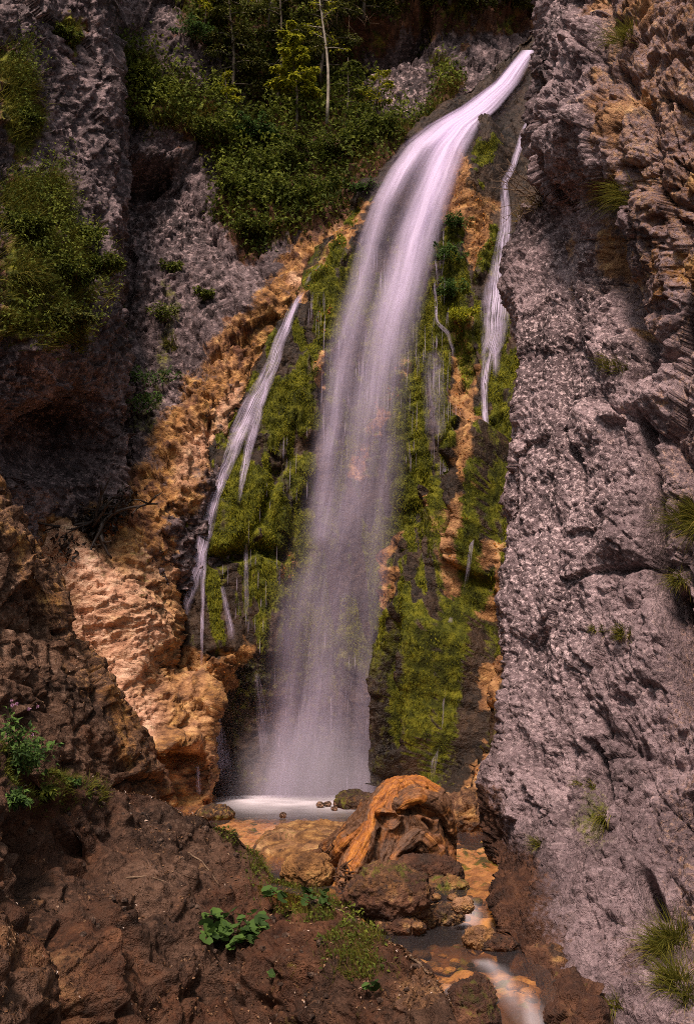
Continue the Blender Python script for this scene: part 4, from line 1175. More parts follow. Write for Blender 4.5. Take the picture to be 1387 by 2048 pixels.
c, s = bpx(925, 1822, -0.04, 22, 14, 20); boulder('rock', 'small yellow rock on the lip of the small cascade', c, s, 9, warm=1.1, cream=0.2, wet=0.1)
c, s = bpx(845, 1850, -0.15, 30, 22, 24); boulder('rock', 'angular brown rock beside the dark olive rock', c, s, 10, warm=0.5, earth=0.45)
c, s = bpx(935, 1665, -0.02, 62, 46, 60); boulder('boulder', 'reddish brown boulder against the right wall behind the stump', c, s, 11, 'boulder', warm=0.6, cream=0.1, earth=0.4)
c, s = bpx(712, 1618, -0.01, 40, 20, 40); boulder('rock', 'dark mossy rock at the edge of the foaming pool', c, s, 12, moss=0.35, warm=0.3, earth=0.4)
c, s = bpx(425, 1642, -0.02, 38, 16, 40); boulder('rock', 'low olive rock at the left rim of the plunge pool', c, s, 13, moss=0.35, warm=0.4, cream=0.0, earth=0.4)
# travertine hump in the pool
c, s = bpx(612, 1702, -0.03, 150, 50, 150)
c = np.array([-0.30, 10.7, -0.07]); s = (0.56, 1.25, 0.20)
boulder('travertine_mound', 'smooth golden travertine mound rising from the pool left of the stump', c, s, 14, 'mound', warm=1.1, cream=0.0, moss=0.22, earth=-0.1, wet=0.2, dome=True, rough=0.8)
for i, (x, y, r_) in enumerate([(640, 1614, 8), (655, 1612, 7), (676, 1612, 10), (690, 1616, 8), (565, 1634, 7), (668, 1620, 6)]):
    c, s = bpx(x, y, 0.0, r_, r_ * 0.8, r_)
    boulder('pebble', ['pale pebble at the far end of the pebble row by the pool', 'second small pebble in the row by the pool', 'largest pale pebble in the row by the pool', 'pebble next to the dark mossy rock by the pool', 'lone small stone left of the pebble row', 'flat little pebble in front of the largest pebble'][i], c, s, 20 + i, 'pebble', 'pebbles at the pool edge', warm=0.4, cream=0.8, moss=0.1, sub=4, earth=-0.2)
for i, (x, y, r_) in enumerate([(788, 1845, 16), (818, 1848, 13), (835, 1858, 12), (762, 1850, 12), (905, 1800, 11), (870, 1800, 12)]):
    c, s = bpx(x, y, -0.12 if y > 1830 else -0.02, r_, r_ * 0.6, r_)
    boulder('cobble', ['tan cobble below the large mossy boulder', 'orange cobble right of the tan cobble', 'small brown cobble near the flat slab', 'dark cobble at the foot of the bank by the large boulder', 'cobble upstream of the yellow rock', 'submerged cobble right of the mossy boulder'][i], c, s, 30 + i, 'cobble', SG, warm=0.7, cream=0.1, sub=4, earth=0.3)

c = np.array([P(945, 2010, 6.0)[0], 6.12, -0.42]); boulder('rock', 'dark weed-covered rock parting the two chutes at the bottom edge', c, (0.16, 0.20, 0.27), 15, warm=0.25, earth=0.6, moss=0.30, wet=0.5)

boulder('rock', 'dark wet rock at the foot of the right wall beside the chute', (1.22, 6.2, -0.42), (0.20, 0.34, 0.26), 16, warm=0.3, earth=0.7, moss=0.2, wet=0.5)
boulder('rock', 'low wet brown rock where the right wall meets the stream', (1.16, 6.85, -0.28), (0.17, 0.34, 0.18), 17, warm=0.4, earth=0.6, moss=0.15, wet=0.5)

# pebbles on the stream bed
iv, if_ = ico(2)
vs, fs, at_, off = [], [], [], 0
for i in range(420):
    y_ = rng.uniform(6.25, 9.6) if i < 330 else rng.uniform(9.6, 13)
    x0_ = np.interp(y_, crest[:, 0], crest[:, 1])
    x_ = rng.uniform(max(x0_, -1.4), 1.0)
    r0 = rng.uniform(0.015, 0.055) * (0.6 if i % 3 else 1.0)
    z_ = float(zbed(x_, y_)) - 0.075
    shp = iv * r0 * np.array([rng.uniform(0.8, 1.4), rng.uniform(0.8, 1.3), rng.uniform(0.4, 0.7)])
    shp = shp * (1 + 0.18 * perlin(iv * 1.6 + i * 3.3, 5))[:, None]
    vs.append(shp + [x_, y_, z_ + r0 * 0.5]); fs.append(if_ + off); off += len(iv)
    at_.append(np.repeat(rng.random((1, 3)), len(iv), 0))
v = np.concatenate(vs); a3_ = np.concatenate(at_)
tag(mesh_obj('pebble_bed', v, np.concatenate(fs), M_BOULD, None, True, dict(warm=0.3 + 0.7 * a3_[:, 0], cream=a3_[:, 1] ** 2 * 0.7, pale=a3_[:, 2], moss=0.5 * (a3_[:, 2] > 0.8), wet=np.full(len(v), 0.3), earth=0.55 * a3_[:, 2])), 'golden and brown pebbles covering the bed of the shallow stream', 'pebbles', kind='stuff')

# ------------------------------------------------------------------ plants
def leaf_mat(name, stops, trans=0.3, rough=0.75):
    m, t = new_mat(name)
    k = NT(t)
    col = k.ramp(k.attr('tint'), stops)
    bs = k.n('ShaderNodeBsdfPrincipled')
    k.l(col, bs.inputs['Base Color'])
    bs.inputs['Roughness'].default_value = rough
    bs.inputs['Specular IOR Level'].default_value = 0.12
    tl = k.n('ShaderNodeBsdfTranslucent'); k.l(col, tl.inputs[0])
    mx = k.n('ShaderNodeMixShader'); mx.inputs[0].default_value = trans
    k.l(bs.outputs[0], mx.inputs[1]); k.l(tl.outputs[0], mx.inputs[2])
    o = k.n('ShaderNodeOutputMaterial'); k.l(mx.outputs[0], o.inputs[0])
    return m
M_GRASS = leaf_mat('grass', [(0, (0.04798, 0.05507, 0.00918)), (0.5, (0.1285, 0.1255, 0.01836)), (0.8, (0.2227, 0.1989, 0.0306)), (1, (0.377, 0.2447, 0.0765))])
M_DRY = leaf_mat('dry_grass', [(0, (0.084, 0.066, 0.0168)), (0.5, (0.204, 0.138, 0.036)), (1, (0.408, 0.252, 0.072))])
M_LEAF = leaf_mat('leaf', [(0, (0.03029, 0.045, 0.008181)), (0.5, (0.08655, 0.1125, 0.0184)), (1, (0.2056, 0.2352, 0.03273))])
M_LIME = leaf_mat('young_leaf', [(0, (0.1195, 0.1461, 0.01328)), (0.5, (0.2656, 0.2789, 0.0186)), (1, (0.4515, 0.425, 0.02656))], 0.4)
M_DARK = leaf_mat('needle', [(0, (0.02376, 0.0297, 0.0081)), (0.5, (0.06534, 0.0756, 0.0162)), (1, (0.1485, 0.1485, 0.027))], 0.15)
M_COOL = leaf_mat('broad_leaf', [(0, (0.0234, 0.0455, 0.0156)), (0.5, (0.0585, 0.1105, 0.026)), (1, (0.1105, 0.195, 0.039))], 0.3)
M_MOSSB = leaf_mat('moss_blade', [(0, (0.03456, 0.03802, 0.002592)), (0.5, (0.1123, 0.1166, 0.006912)), (1, (0.2592, 0.2419, 0.01555))], 0.3, 0.8)
M_RUST = leaf_mat('rust_leaf', [(0, (0.12, 0.04, 0.010)), (0.5, (0.30, 0.10, 0.022)), (1, (0.50, 0.22, 0.05))], 0.2, 0.8)
M_BARK = flat_mat('bark', (0.035, 0.028, 0.022), (0.16, 0.13, 0.10), 0.85, 25)
M_PALEBARK = flat_mat('pale_bark', (0.10, 0.085, 0.065), (0.42, 0.37, 0.30), 0.8, 14)
M_TWIG = flat_mat('twig', (0.07, 0.045, 0.028), (0.24, 0.16, 0.10), 0.85, 30)
M_BLACK = flat_mat('wet_dead_wood', (0.008, 0.006, 0.005), (0.045, 0.030, 0.022), 0.55, 18)
M_STEM = flat_mat('stem', (0.05, 0.06, 0.015), (0.12, 0.12, 0.03), 0.7, 20)
M_PETAL = flat_mat('petal', (0.35, 0.18, 0.30), (0.55, 0.32, 0.46), 0.7, 20)

def leaves(c, d, n, ln, wd, fold=0.25, droop=0.3):
    """leaf faces: base c, axis d, face normal n; 6 vertices and 4 faces each"""
    c = np.asarray(c, float); N = len(c)
    d = norm(d); n = norm(n - (n * d).sum(1, keepdims=True) * d)
    s = np.cross(d, n)
    ln = np.broadcast_to(ln, N)[:, None]; wd = np.broadcast_to(wd, N)[:, None]
    v0 = c
    v1 = c + d * ln * 0.45 + s * wd * 0.5 + n * wd * fold
    v2 = c + d * ln * 0.45 - s * wd * 0.5 + n * wd * fold
    v3 = c + d * ln * 0.5
    v4 = c + d * ln - n * ln * droop
    v = np.stack([v0, v1, v3, v2, v4], 1).reshape(-1, 3)
    b = np.arange(N)[:, None] * 5
    f = np.concatenate([b + [[0, 1, 2]], b + [[0, 2, 3]], b + [[1, 4, 2]], b + [[2, 4, 3]]])
    return v, f.astype(np.int32), 5
def blades(c, d, ln, wd, droop=0.6, seg=4, side=None, g=(0, 0, -1)):
    """grass blades: base c, start direction d, bending over towards g"""
    c = np.asarray(c, float); N = len(c)
    d = norm(d)
    ln = np.broadcast_to(ln, N)[:, None]; wd = np.broadcast_to(wd, N)[:, None]; droop = np.broadcast_to(droop, N)[:, None]
    if side is None:
        side = norm(np.cross(d, rng.normal(size=(N, 3))))
    pts, p = [], c.copy()
    dd = d.copy()
    gv = np.array(g, float)
    for i in range(seg + 1):
        w_ = wd * (1 - (i / seg) ** 1.6) * 0.5
        pts.append(p - side * w_); pts.append(p + side * w_)
        dd = norm(dd + gv * droop * 1.6 / seg)
        p = p + dd * ln / seg
    v = np.stack(pts, 1).reshape(-1, 3)
    m_ = 2 * (seg + 1)
    b = np.arange(N)[:, None] * m_
    f = np.concatenate([b + [[2 * i, 2 * i + 1, 2 * i + 3, 2 * i + 2]] for i in range(seg)])
    return v, f.astype(np.int32), m_
def tints(N, per, lo=0.0, hi=1.0, base=None):
    t_ = rng.uniform(lo, hi, N) if base is None else base
    return np.repeat(t_, per)

def surf(mass, px, py):
    p, n = mass.at(px, py)
    return np.asarray(p, float), np.asarray(n, float)
def scatter(mask, box, N):
    """picture points drawn inside a soft outline"""
    out = []
    while sum(map(len, out)) < N:
        x = rng.uniform(box[0], box[2], 4000); y = rng.uniform(box[1], box[3], 4000)
        k_ = rng.random(4000) < mask(x, y)
        out.append(np.stack([x[k_], y[k_]], 1))
    return np.concatenate(out)[:N]

def tuft(name, label, mass, px, py, rpx, n, ln, wd=0.006, mat=None, droop=0.6, group='grass tufts on the rock', up=0.5, cat='grass', ysq=0.6, dry=0.0, down=0.0):
    x = px + rng.normal(0, rpx * 0.5, n); y = py + rng.normal(0, rpx * 0.5 * ysq, n)
    p, nn = surf(mass, x, y)
    c0, n0 = surf(mass, np.array([px]), np.array([py]))
    ok = np.linalg.norm(p - c0[0], axis=1) < rpx * c0[0, 1] / F * 2.2 + 0.1
    p = p[ok]; nn = nn[ok]; N = len(p)
    rad = norm(p - c0[0] + 1e-6)
    d = nn * 0.8 + np.array([0, 0, up - down]) + rad * 0.4 + rng.normal(0, 0.28, (N, 3))
    L = ln * rng.uniform(0.55, 1.15, N)
    v, f, per = blades(p - norm(d) * 0.02, d, L, wd * rng.uniform(0.6, 1.2, N), droop * rng.uniform(0.5, 1.4, N))
    base = c0[0]
    o = mesh_obj(name, v - base, f, mat or M_GRASS, None, True, dict(tint=tints(N, per, 0.0, 0.9)))
    o.location = tuple(base)
    tag(o, label, cat, group)
    return o

def bush(name, label, base, h, r, nbr, nleaf, ln, mat, group=None, lean=(0, -0.2), cat='bush', stem_mat=None, stem_r=0.012, flat=0.5, trunk=False, spread=1.0, crown_lo=0.15, droop=0.3, sub=True):
    """stems with side twigs carrying leaves"""
    root = empty(name, base)
    st, lc, ld, lnn = [], [], [], []
    for b in range(nbr):
        if trunk:
            t0 = crown_lo + (1 - crown_lo) * (b + rng.random()) / nbr
            p0 = np.array([lean[0] * t0 * h, lean[1] * t0 * h, t0 * h])
            a = b * 2.4 + rng.normal(0, 0.4)
            L = r * (1.05 - 0.75 * t0 ** 1.6) * rng.uniform(0.7, 1.15)
            dr = np.array([cos(a), sin(a), rng.uniform(0.0, 0.5) * (0.4 if flat > 0.6 else 1)])
        else:
            a = rng.uniform(0, 2 * pi)
            p0 = np.array([rng.normal(0, r * 0.18), rng.normal(0, r * 0.15), -0.03])
            L = h * rng.uniform(0.65, 1.1)
            dr = np.array([cos(a) * spread * r / h, sin(a) * spread * r / h, 1.0]) + np.array([lean[0], lean[1], 0])
        dr = norm(dr)
        q = [p0]
        dcur = dr.copy()
        for i in range(5):
            dcur = norm(dcur + rng.normal(0, 0.10, 3) + np.array([0, 0, -0.06 * droop * 4]))
            q.append(q[-1] + dcur * L / 5)
        q = np.array(q)
        st.append(tube(q, np.linspace(stem_r, stem_r * 0.25, 6), 5))
        m_ = max(3, int(nleaf / nbr))
        tt = rng.uniform(0.25, 1.05, m_) ** 0.8
        ctr = np.stack([np.interp(tt, np.linspace(0, 1, 6), q[:, i]) for i in range(3)], 1)
        tw = rng.normal(0, 1, (m_, 3)) * np.array([1, 1, 1 - flat])
        ctr = ctr + tw * (0.20 * L * (1.15 - tt))[:, None] * (1 if not trunk else 0.9)
        lc.append(ctr)
        ld.append(norm(tw + dr * 0.6 + np.array([0, 0, -0.25])))
        lnn.append(rng.normal(0, 0.45, (m_, 3)) + np.array([0, -0.35, 1.0]))
    if trunk:
        tq = np.array([[lean[0] * t_ * h + 0.02 * h * sin(5 * t_), lean[1] * t_ * h, t_ * h - 0.1 * (t_ == 0)] for t_ in np.linspace(0, 1, 10)])
        v, f = tube(tq, np.linspace(stem_r * 2.4, stem_r * 0.5, 10), 8)
        mesh_obj('trunk', v, f, stem_mat or M_BARK, root)
        if sub:
            for q_ in st:
                mesh_obj('branch', q_[0], q_[1], stem_mat or M_BARK, root)
    else:
        v, f = join(st)
        tag(mesh_obj('stems', v, f, stem_mat or M_TWIG, root), kind='stuff')
    c = np.concatenate(lc); d = np.concatenate(ld); n = np.concatenate(lnn)
    N = len(c)
    v, f, per = leaves(c, d, n, ln * rng.uniform(0.6, 1.2, N), ln * 0.55 * rng.uniform(0.7, 1.2, N))
    tag(mesh_obj('crown' if trunk else 'foliage', v, f, mat, root, False, dict(tint=tints(N, per))), kind='stuff')
    tag(root, label, cat, group)
    return root
def on(mass, px, py, dy=0.0):
    p, _ = surf(mass, np.array([px]), np.array([py]))
    return p[0] + np.array([0, dy, 0])

# --- ground cover on the wooded ledge and the left wall
def cover(name, label, mass, mask, box, nb, nl, ln_b, ln_l, mats, wd=0.010, hs=1.0):
    xy = scatter(mask, box, nb)
    p, n = surf(mass, xy[:, 0], xy[:, 1])
    d = n * 0.7 + np.array([0, 0, 0.7]) + rng.normal(0, 0.35, (nb, 3))
    clump = 0.5 + 0.9 * fbm(p * 1.6, 3, 120)
    v, f, per = blades(p, d, ln_b * rng.uniform(0.5, 1.2, nb) * np.clip(clump + 0.3, 0.4, 1.4), wd, 0.5 * rng.uniform(0.3, 1.3, nb))
    o = mesh_obj(name + '_grass', v, f, mats[0], None, True, dict(tint=tints(nb, per, base=np.clip(0.4 * clump + rng.uniform(-0.1, 0.5, nb), 0, 1))))
    tag(o, label[0], 'grass', kind='stuff')
    xy = scatter(mask, box, nl)
    p, n = surf(mass, xy[:, 0], xy[:, 1])
    cl = fbm(p * 1.3, 3, 121)
    h = hs * np.clip(0.12 + 0.5 * cl + rng.uniform(-0.1, 0.25, nl), 0.0, 0.7)
    p = p + (n * 0.7 + np.array([0, 0, 0.7])) * h[:, None]
    d = rng.normal(0, 0.8, (nl, 3)) + n * 0.5
    nn = rng.normal(0, 0.5, (nl, 3)) + np.array([0, -0.4, 1.0])
    v, f, per = leaves(p, d, nn, ln_l * rng.uniform(0.6, 1.3, nl), ln_l * 0.6)
    o = mesh_obj(name + '_herbs', v, f, mats[1], None, False, dict(tint=tints(nl, per, base=np.clip(0.45 + 0.9 * cl + rng.uniform(-0.3, 0.3, nl), 0, 1))))
    tag(o, label[1], 'undergrowth', kind='stuff')
cover('ledge', ('long green grass covering the wooded ledge beside the fall', 'leafy undergrowth covering the wooded ledge'), BACK, veg_mask, (200, -60, 1090, 540), 15000, 19000, 0.32, 0.092, (M_GRASS, M_LEAF))
cover('wall', ('long grass hanging over the left wall', 'leafy herbs growing on the left wall'), LEFT,
      lambda x, y: strokes(x, y, [[(50, 400, 44), (80, 520, 66), (40, 640, 52)], [(20, 120, 22), (45, 260, 28)], [(20, 640, 44), (60, 680, 30)]], 0.8) * (fbm(np.stack([x * 0.025, y * 0.02, 0 * x], -1), 3, 132) > -0.16), (-60, 60, 230, 740), 8000, 5500, 0.27, 0.05, (M_GRASS, M_LEAF))
# grass on the near bank
gm = lambda x, y: strokes(x, y, [[(10, 1500, 40), (60, 1540, 46), (120, 1570, 36), (190, 1590, 20)], [(440, 1656, 10), (490, 1690, 20), (530, 1750, 26), (600, 1800, 34), (660, 1840, 40), (720, 1920, 50)]], 0.7) * (fbm(np.stack([x * 0.02, y * 0.02, 0 * x], -1), 3, 130) > -0.12)
cover('bank', ('short grass growing along the crest of the near bank', 'small herbs growing on the near bank'), BANK, gm, (-40, 1470, 900, 2048), 6500, 1500, 0.085, 0.026, (M_GRASS, M_LEAF), 0.0028, 0.07)

# --- moss: hanging fringes on the tufa
xs, ys = [], []
mm = FALL.att['moss']
sel = np.argwhere((mm > 0.55) & (FALL.qx > 330) & (FALL.qx < 1050))
sel = sel[rng.integers(0, len(sel), 110000)]
p = FALL.p[sel[:, 0], sel[:, 1]] + rng.normal(0, 0.012, (len(sel), 3))
n = FALL.n[sel[:, 0], sel[:, 1]]
d = n * 0.8 + np.array([0, 0, -0.35]) + rng.normal(0, 0.35, p.shape)
cl = fbm(p * np.array([4.0, 4.0, 0.9]), 4, 140)
v, f, per = blades(p, d, 0.042 * rng.uniform(0.5, 1.3, len(p)), 0.010, 0.9, seg=2)
o = mesh_obj('hanging_moss', v, f, M_MOSSB, None, False, dict(tint=tints(len(p), per, base=np.clip(0.42 + 1.0 * cl + rng.uniform(-0.3, 0.35, len(p)), 0, 1))))
tag(o, 'yellow-green moss hanging in fringes from the wet tufa', 'moss', kind='stuff')
# orange dead leaves and crust flakes stuck on the tufa and the apron
def crust(mass, att, thr, N, name, label, ln, mat):
    sel = np.argwhere(mass.att[att] > thr)
    sel = sel[rng.integers(0, len(sel), N)]
    p = mass.p[sel[:, 0], sel[:, 1]]; n = mass.n[sel[:, 0], sel[:, 1]]
    d = rng.normal(0, 1, p.shape) + n * 0.3 + np.array([0.2, 0, -0.3])
    v, f, per = leaves(p, d, n + rng.normal(0, 0.4, p.shape), ln * rng.uniform(0.5, 1.3, N), ln * 0.55)
    tag(mesh_obj(name, v, f, mat, None, False, dict(tint=tints(N, per))), label, 'leaf litter', kind='stuff')
crust(FALL, 'warm', 0.7, 1500, 'leaf_litter', 'rust-brown leaf litter caught on the wet tufa', 0.045, M_RUST)

# --- trees on the ledge
TG = 'young trees on the wooded ledge'
bush('sapling', 'slender sapling with bright yellow-green leaves beside the pale thin trunk', on(BACK, 593, 272, -0.25), 2.05, 0.62, 24, 3200, 0.10, M_LIME, TG, (-0.05, -0.03), 'tree', M_BARK, 0.012, 0.7, True, crown_lo=0.35)
r_ = bush('thin_tree', 'thin pale-barked tree with bare side twigs, rising past the top edge', on(BACK, 653, 262, -0.3), 3.1, 0.55, 14, 500, 0.06, M_LIME, TG, (-0.04, -0.02), 'tree', M_PALEBARK, 0.015, 0.6, True, crown_lo=0.45)
bush('sapling', 'small yellow-green sapling on the slope left of the slender sapling', on(BACK, 452, 232, -0.2), 0.75, 0.32, 12, 1000, 0.06, M_LIME, TG, (0, -0.1), 'tree', M_BARK, 0.006, 0.6, True, crown_lo=0.1)
bush('sapling', 'yellow-green leafy spray at the top edge above the grassy slope', on(BACK, 405, 80, -0.2), 0.7, 0.36, 8, 480, 0.07, M_LIME, TG, (0.1, -0.1), 'tree', M_BARK, 0.006, 0.8, True, crown_lo=0.5)
bush('sapling', 'bright leafy tree top above the slender sapling at the top edge', on(BACK, 535, 90, -0.4), 1.25, 0.55, 14, 1200, 0.075, M_LIME, TG, (0, -0.1), 'tree', M_BARK, 0.010, 0.8, True, crown_lo=0.5)
bush('sapling', 'drooping lime-leaved sapling in front of the pale rock left of the fall', on(BACK, 742, 235, -0.2), 0.95, 0.5, 12, 700, 0.07, M_LIME, TG, (0.25, -0.1), 'tree', M_BARK, 0.008, 0.8, True, crown_lo=0.25)
bush('sapling', 'olive sapling right of the pale thin trunk', on(BACK, 690, 255, -0.2), 1.1, 0.45, 12, 900, 0.07, M_LEAF, TG, (0.05, -0.1), 'tree', M_BARK, 0.008, 0.7, True, crown_lo=0.2)
SGp = 'dark evergreen trees along the top of the ledge'
for x, y, h, r, lab in [(475, 175, 2.2, 0.9, 'dark evergreen nearest the grassy slope'), (560, 185, 2.6, 1.0, 'dark evergreen directly behind the slender sapling'), (640, 165, 2.4, 1.0, 'dark evergreen behind the pale thin trunk'), (725, 90, 1.7, 0.9, 'dark evergreen above the shadowed overhang'),
                        (800, 60, 1.3, 0.8, 'low dark evergreen right of the overhang at the top edge'), (890, 55, 1.2, 0.9, 'dark evergreen above the middle of the pale cliff'), (985, 50, 1.2, 0.9, 'dark evergreen at the top edge nearest the lip of the fall'), (1060, 50, 1.2, 0.7, 'dark evergreen hidden partly by the right wall')]:
    bush('evergreen_tree', lab, on(BACK, x, y, -0.25), h, r, 26, 5200, 0.075, M_DARK, SGp, (rng.normal(0, 0.05), -0.12), 'tree', M_BARK, 0.016, 0.55, True, crown_lo=0.08, droop=0.8)
# --- bushes
BG = 'bushes on the wooded ledge'
for x, y, h, r, mat, lab in [(300, 175, 0.5, 0.5, M_LEAF, 'grassy green bush in the middle of the left slope'), (255, 240, 0.5, 0.5, M_LEAF, 'green bush at the edge of the left wall above the hollow'), (430, 300, 0.55, 0.5, M_LEAF, 'bush at the left end of the ledge foot'),
                             (510, 290, 0.5, 0.5, M_COOL, 'broad-leaved blue-green bush below the small sapling'), (560, 345, 0.6, 0.6, M_LEAF, 'dense green bush below the slender sapling'), (620, 320, 0.6, 0.6, M_LEAF, 'dense dark bush at the foot of the pale trunk'),
                             (690, 320, 0.6, 0.6, M_LEAF, 'green bush midway between the pale trunk and the fall'), (755, 300, 0.5, 0.5, M_LEAF, 'green bush close to the lip of the fall'), (480, 400, 0.5, 0.5, M_LEAF, 'low bush overhanging the grey back wall'),
                             (540, 420, 0.6, 0.6, M_LEAF, 'dark bush hanging lowest over the back wall'), (600, 410, 0.6, 0.55, M_LEAF, 'dark bush above the orange ledge'), (660, 385, 0.5, 0.5, M_LEAF, 'small dark bush beside the orange ledge'),
                             (520, 475, 0.45, 0.45, M_LEAF, 'lowest green bush clinging to the back wall'), (500, 240, 0.4, 0.4, M_DARK, 'dark shrub in the shaded nook left of the sapling'), (385, 90, 0.5, 0.5, M_COOL, 'blue-green shrub at the top of the grassy slope')]:
    bush('bush', lab, on(BACK, x, y, -0.1), h, r, 22, 2300, 0.062, mat, BG, (0, -0.25), 'bush', M_TWIG, 0.008, 0.3, spread=1.3)
for x, y, h, r, mat, lab in [(140, 490, 0.36, 0.34, M_LEAF, 'round green bush at the right side of the left wall greenery'), (95, 570, 0.36, 0.4, M_LEAF, 'bush in the middle of the left wall greenery'), (35, 480, 0.3, 0.35, M_LEAF, 'bush at the left edge with long grass'), (150, 560, 0.34, 0.3, M_LEAF, 'small yellowish bush beside the dark crack'),
                             (60, 660, 0.3, 0.35, M_DARK, 'dark low bush hanging under the left wall greenery'), (45, 250, 0.24, 0.28, M_LEAF, 'small bush high on the left wall'), (140, 85, 0.24, 0.22, M_LEAF, 'round cushion bush at the top of the left wall')]:
    bush('bush', lab, on(LEFT, x, y, -0.1), h, r, 20, 2000, 0.055, mat, 'bushes on the left wall', (0.1, -0.25), 'bush', M_TWIG, 0.007, 0.3, spread=1.2)
for x, y, h, r, mat, lab in [(335, 650, 0.35, 0.25, M_LEAF, 'narrow plant in the vertical crack of the back wall'), (300, 780, 0.4, 0.35, M_COOL, 'green plant in the lower crack of the back wall'), (290, 850, 0.5, 0.4, M_COOL, 'leafy plant filling the foot of the crack'), (415, 605, 0.2, 0.15, M_LEAF, 'tiny plant on the grey back wall'), (345, 545, 0.25, 0.15, M_LEAF, 'small plant at the top of the vertical crack'), (240, 690, 0.35, 0.2, M_LEAF, 'plant beside the corner of the left wall')]:
    bush('rock_plant', lab, on(BACK, x, y, -0.05), h, r, 12, 600, 0.055, mat, 'plants in the cracks of the back wall', (0, -0.5), 'plant', M_TWIG, 0.004, 0.2, spread=1.2)
bush('fern', 'bright green fern at the left rim of the falling water', on(BACK, 735, 408, -0.35), 0.3, 0.30, 14, 900, 0.05, M_COOL, None, (0, -0.4), 'fern', M_STEM, 0.004, 0.4, spread=1.4)
for i, (x, y, lab) in enumerate([(905, 470, 'leafy creeper at the top of the green strip beside the knob'), (900, 530, 'leafy creeper in the middle of the green strip'), (912, 600, 'leafy creeper at the foot of the green strip'), (930, 655, 'light green creeper hanging over the ochre rock')]):
    bush('creeper', lab, on(FALL, x, y, -0.05), 0.3, 0.28, 14, 700, 0.05, M_COOL if i < 3 else M_LIME, 'creepers on the tufa right of the fall', (0, -0.6), 'creeper', M_STEM, 0.004, 0.1, spread=1.3)

# --- grass tufts
for a in [('tall hanging grass tuft on the right wall beside the overhang', RIGHT, 1225, 395, 34, 800, 0.36, 0.5), ('brown-green grass tuft at the top of the right wall', RIGHT, 1240, 70, 30, 500, 0.30, 0.8), ('large grass tuft at the right edge halfway down', RIGHT, 1372, 1030, 36, 800, 0.34, 0.7),
          ('small dark tuft in the hollow of the pale wall', RIGHT, 1232, 735, 20, 260, 0.13, 0.6), ('round dark tuft low on the pale wall', RIGHT, 1245, 1268, 16, 260, 0.11, 0.6), ('grass tuft on the lower wall above the hanging grass', RIGHT, 1138, 1555, 14, 200, 0.10, 0.6),
          ('hanging grass on the lower right wall', RIGHT, 1192, 1630, 22, 420, 0.20, 1.2), ('small green tuft above the stream on the right wall', RIGHT, 1078, 1690, 12, 120, 0.12, 0.7), ('large dark grass clump in the bottom right corner', RIGHT, 1345, 1900, 34, 700, 0.24, 0.9), ('lower grass clump at the bottom right edge', RIGHT, 1360, 1980, 28, 500, 0.22, 0.9),
          ('thin dry tuft near the bottom of the right wall', RIGHT, 1235, 2030, 14, 160, 0.12, 0.9), ('sparse tuft by the faint ledge of the right wall', RIGHT, 1190, 1255, 12, 120, 0.09, 0.7), ('small tuft in the brown cleft at the right', RIGHT, 1340, 1150, 18, 240, 0.18, 0.9)]:
    tuft('grass_tuft', *a[:5], n=a[5], ln=a[6], wd=0.0045, droop=a[7], group='grass tufts on the right wall')
tuft('dry_grass_tuft', 'straw-coloured dry tuft beside the twigs on the right wall', RIGHT, 1045, 440, 14, 160, 0.14, 0.004, M_DRY, 0.4, 'dry grass by the right cascade')
tuft('dry_grass_tuft', 'dry orange grass at the foot of the bare twigs', RIGHT, 1075, 415, 18, 220, 0.16, 0.004, M_DRY, 0.6, 'dry grass by the right cascade')
for lab, x, y, r, n, ln, mt in [('yellow grass hanging over the rim above the fall', 860, 240, 26, 420, 0.40, M_GRASS), ('dry tuft on the pale cliff above the fall', 900, 180, 22, 300, 0.32, M_DRY), ('grass tuft high on the pale cliff above the fall', 880, 125, 20, 320, 0.32, M_GRASS),
                                ('straw-coloured tuft left of the lip of the fall', 730, 340, 14, 220, 0.34, M_DRY), ('golden grass along the upper rim left of the fall', 790, 285, 26, 420, 0.36, M_DRY), ('grass brow hanging above the hollow', 380, 265, 30, 500, 0.32, M_GRASS), ('grass tuft above the hollow in the back wall', 330, 250, 26, 420, 0.30, M_GRASS),
                                ('long bright grass on the upper left slope', 270, 130, 34, 800, 0.45, M_GRASS), ('long grass in the middle of the left slope', 330, 190, 34, 800, 0.42, M_GRASS), ('dry grass on the slope right of the long grass', 405, 235, 24, 360, 0.34, M_DRY), ('grass hanging in the lower crack of the back wall', 340, 690, 14, 200, 0.22, M_GRASS)]:
    tuft('grass_tuft', lab, BACK, x, y, r, n, ln, 0.010, mt, 0.8, 'grass tufts on the back cliff')
for lab, x, y, r, n, ln in [('long grass tuft at the top of the left wall greenery', 70, 390, 40, 900, 0.38), ('grass tuft at the left edge of the left wall', 20, 560, 36, 700, 0.36), ('lowest grass brow of the left wall', 60, 640, 44, 900, 0.34), ('grass tuft high at the left edge', 30, 150, 24, 420, 0.28), ('mossy grass cushion beside the upper dark crack', 60, 250, 22, 420, 0.24), ('grass cushion at the top of the left wall', 142, 62, 16, 360, 0.22)]:
    tuft('grass_tuft', lab, LEFT, x, y, r, n, ln, 0.008, M_GRASS, 0.9, 'grass tufts on the left wall')

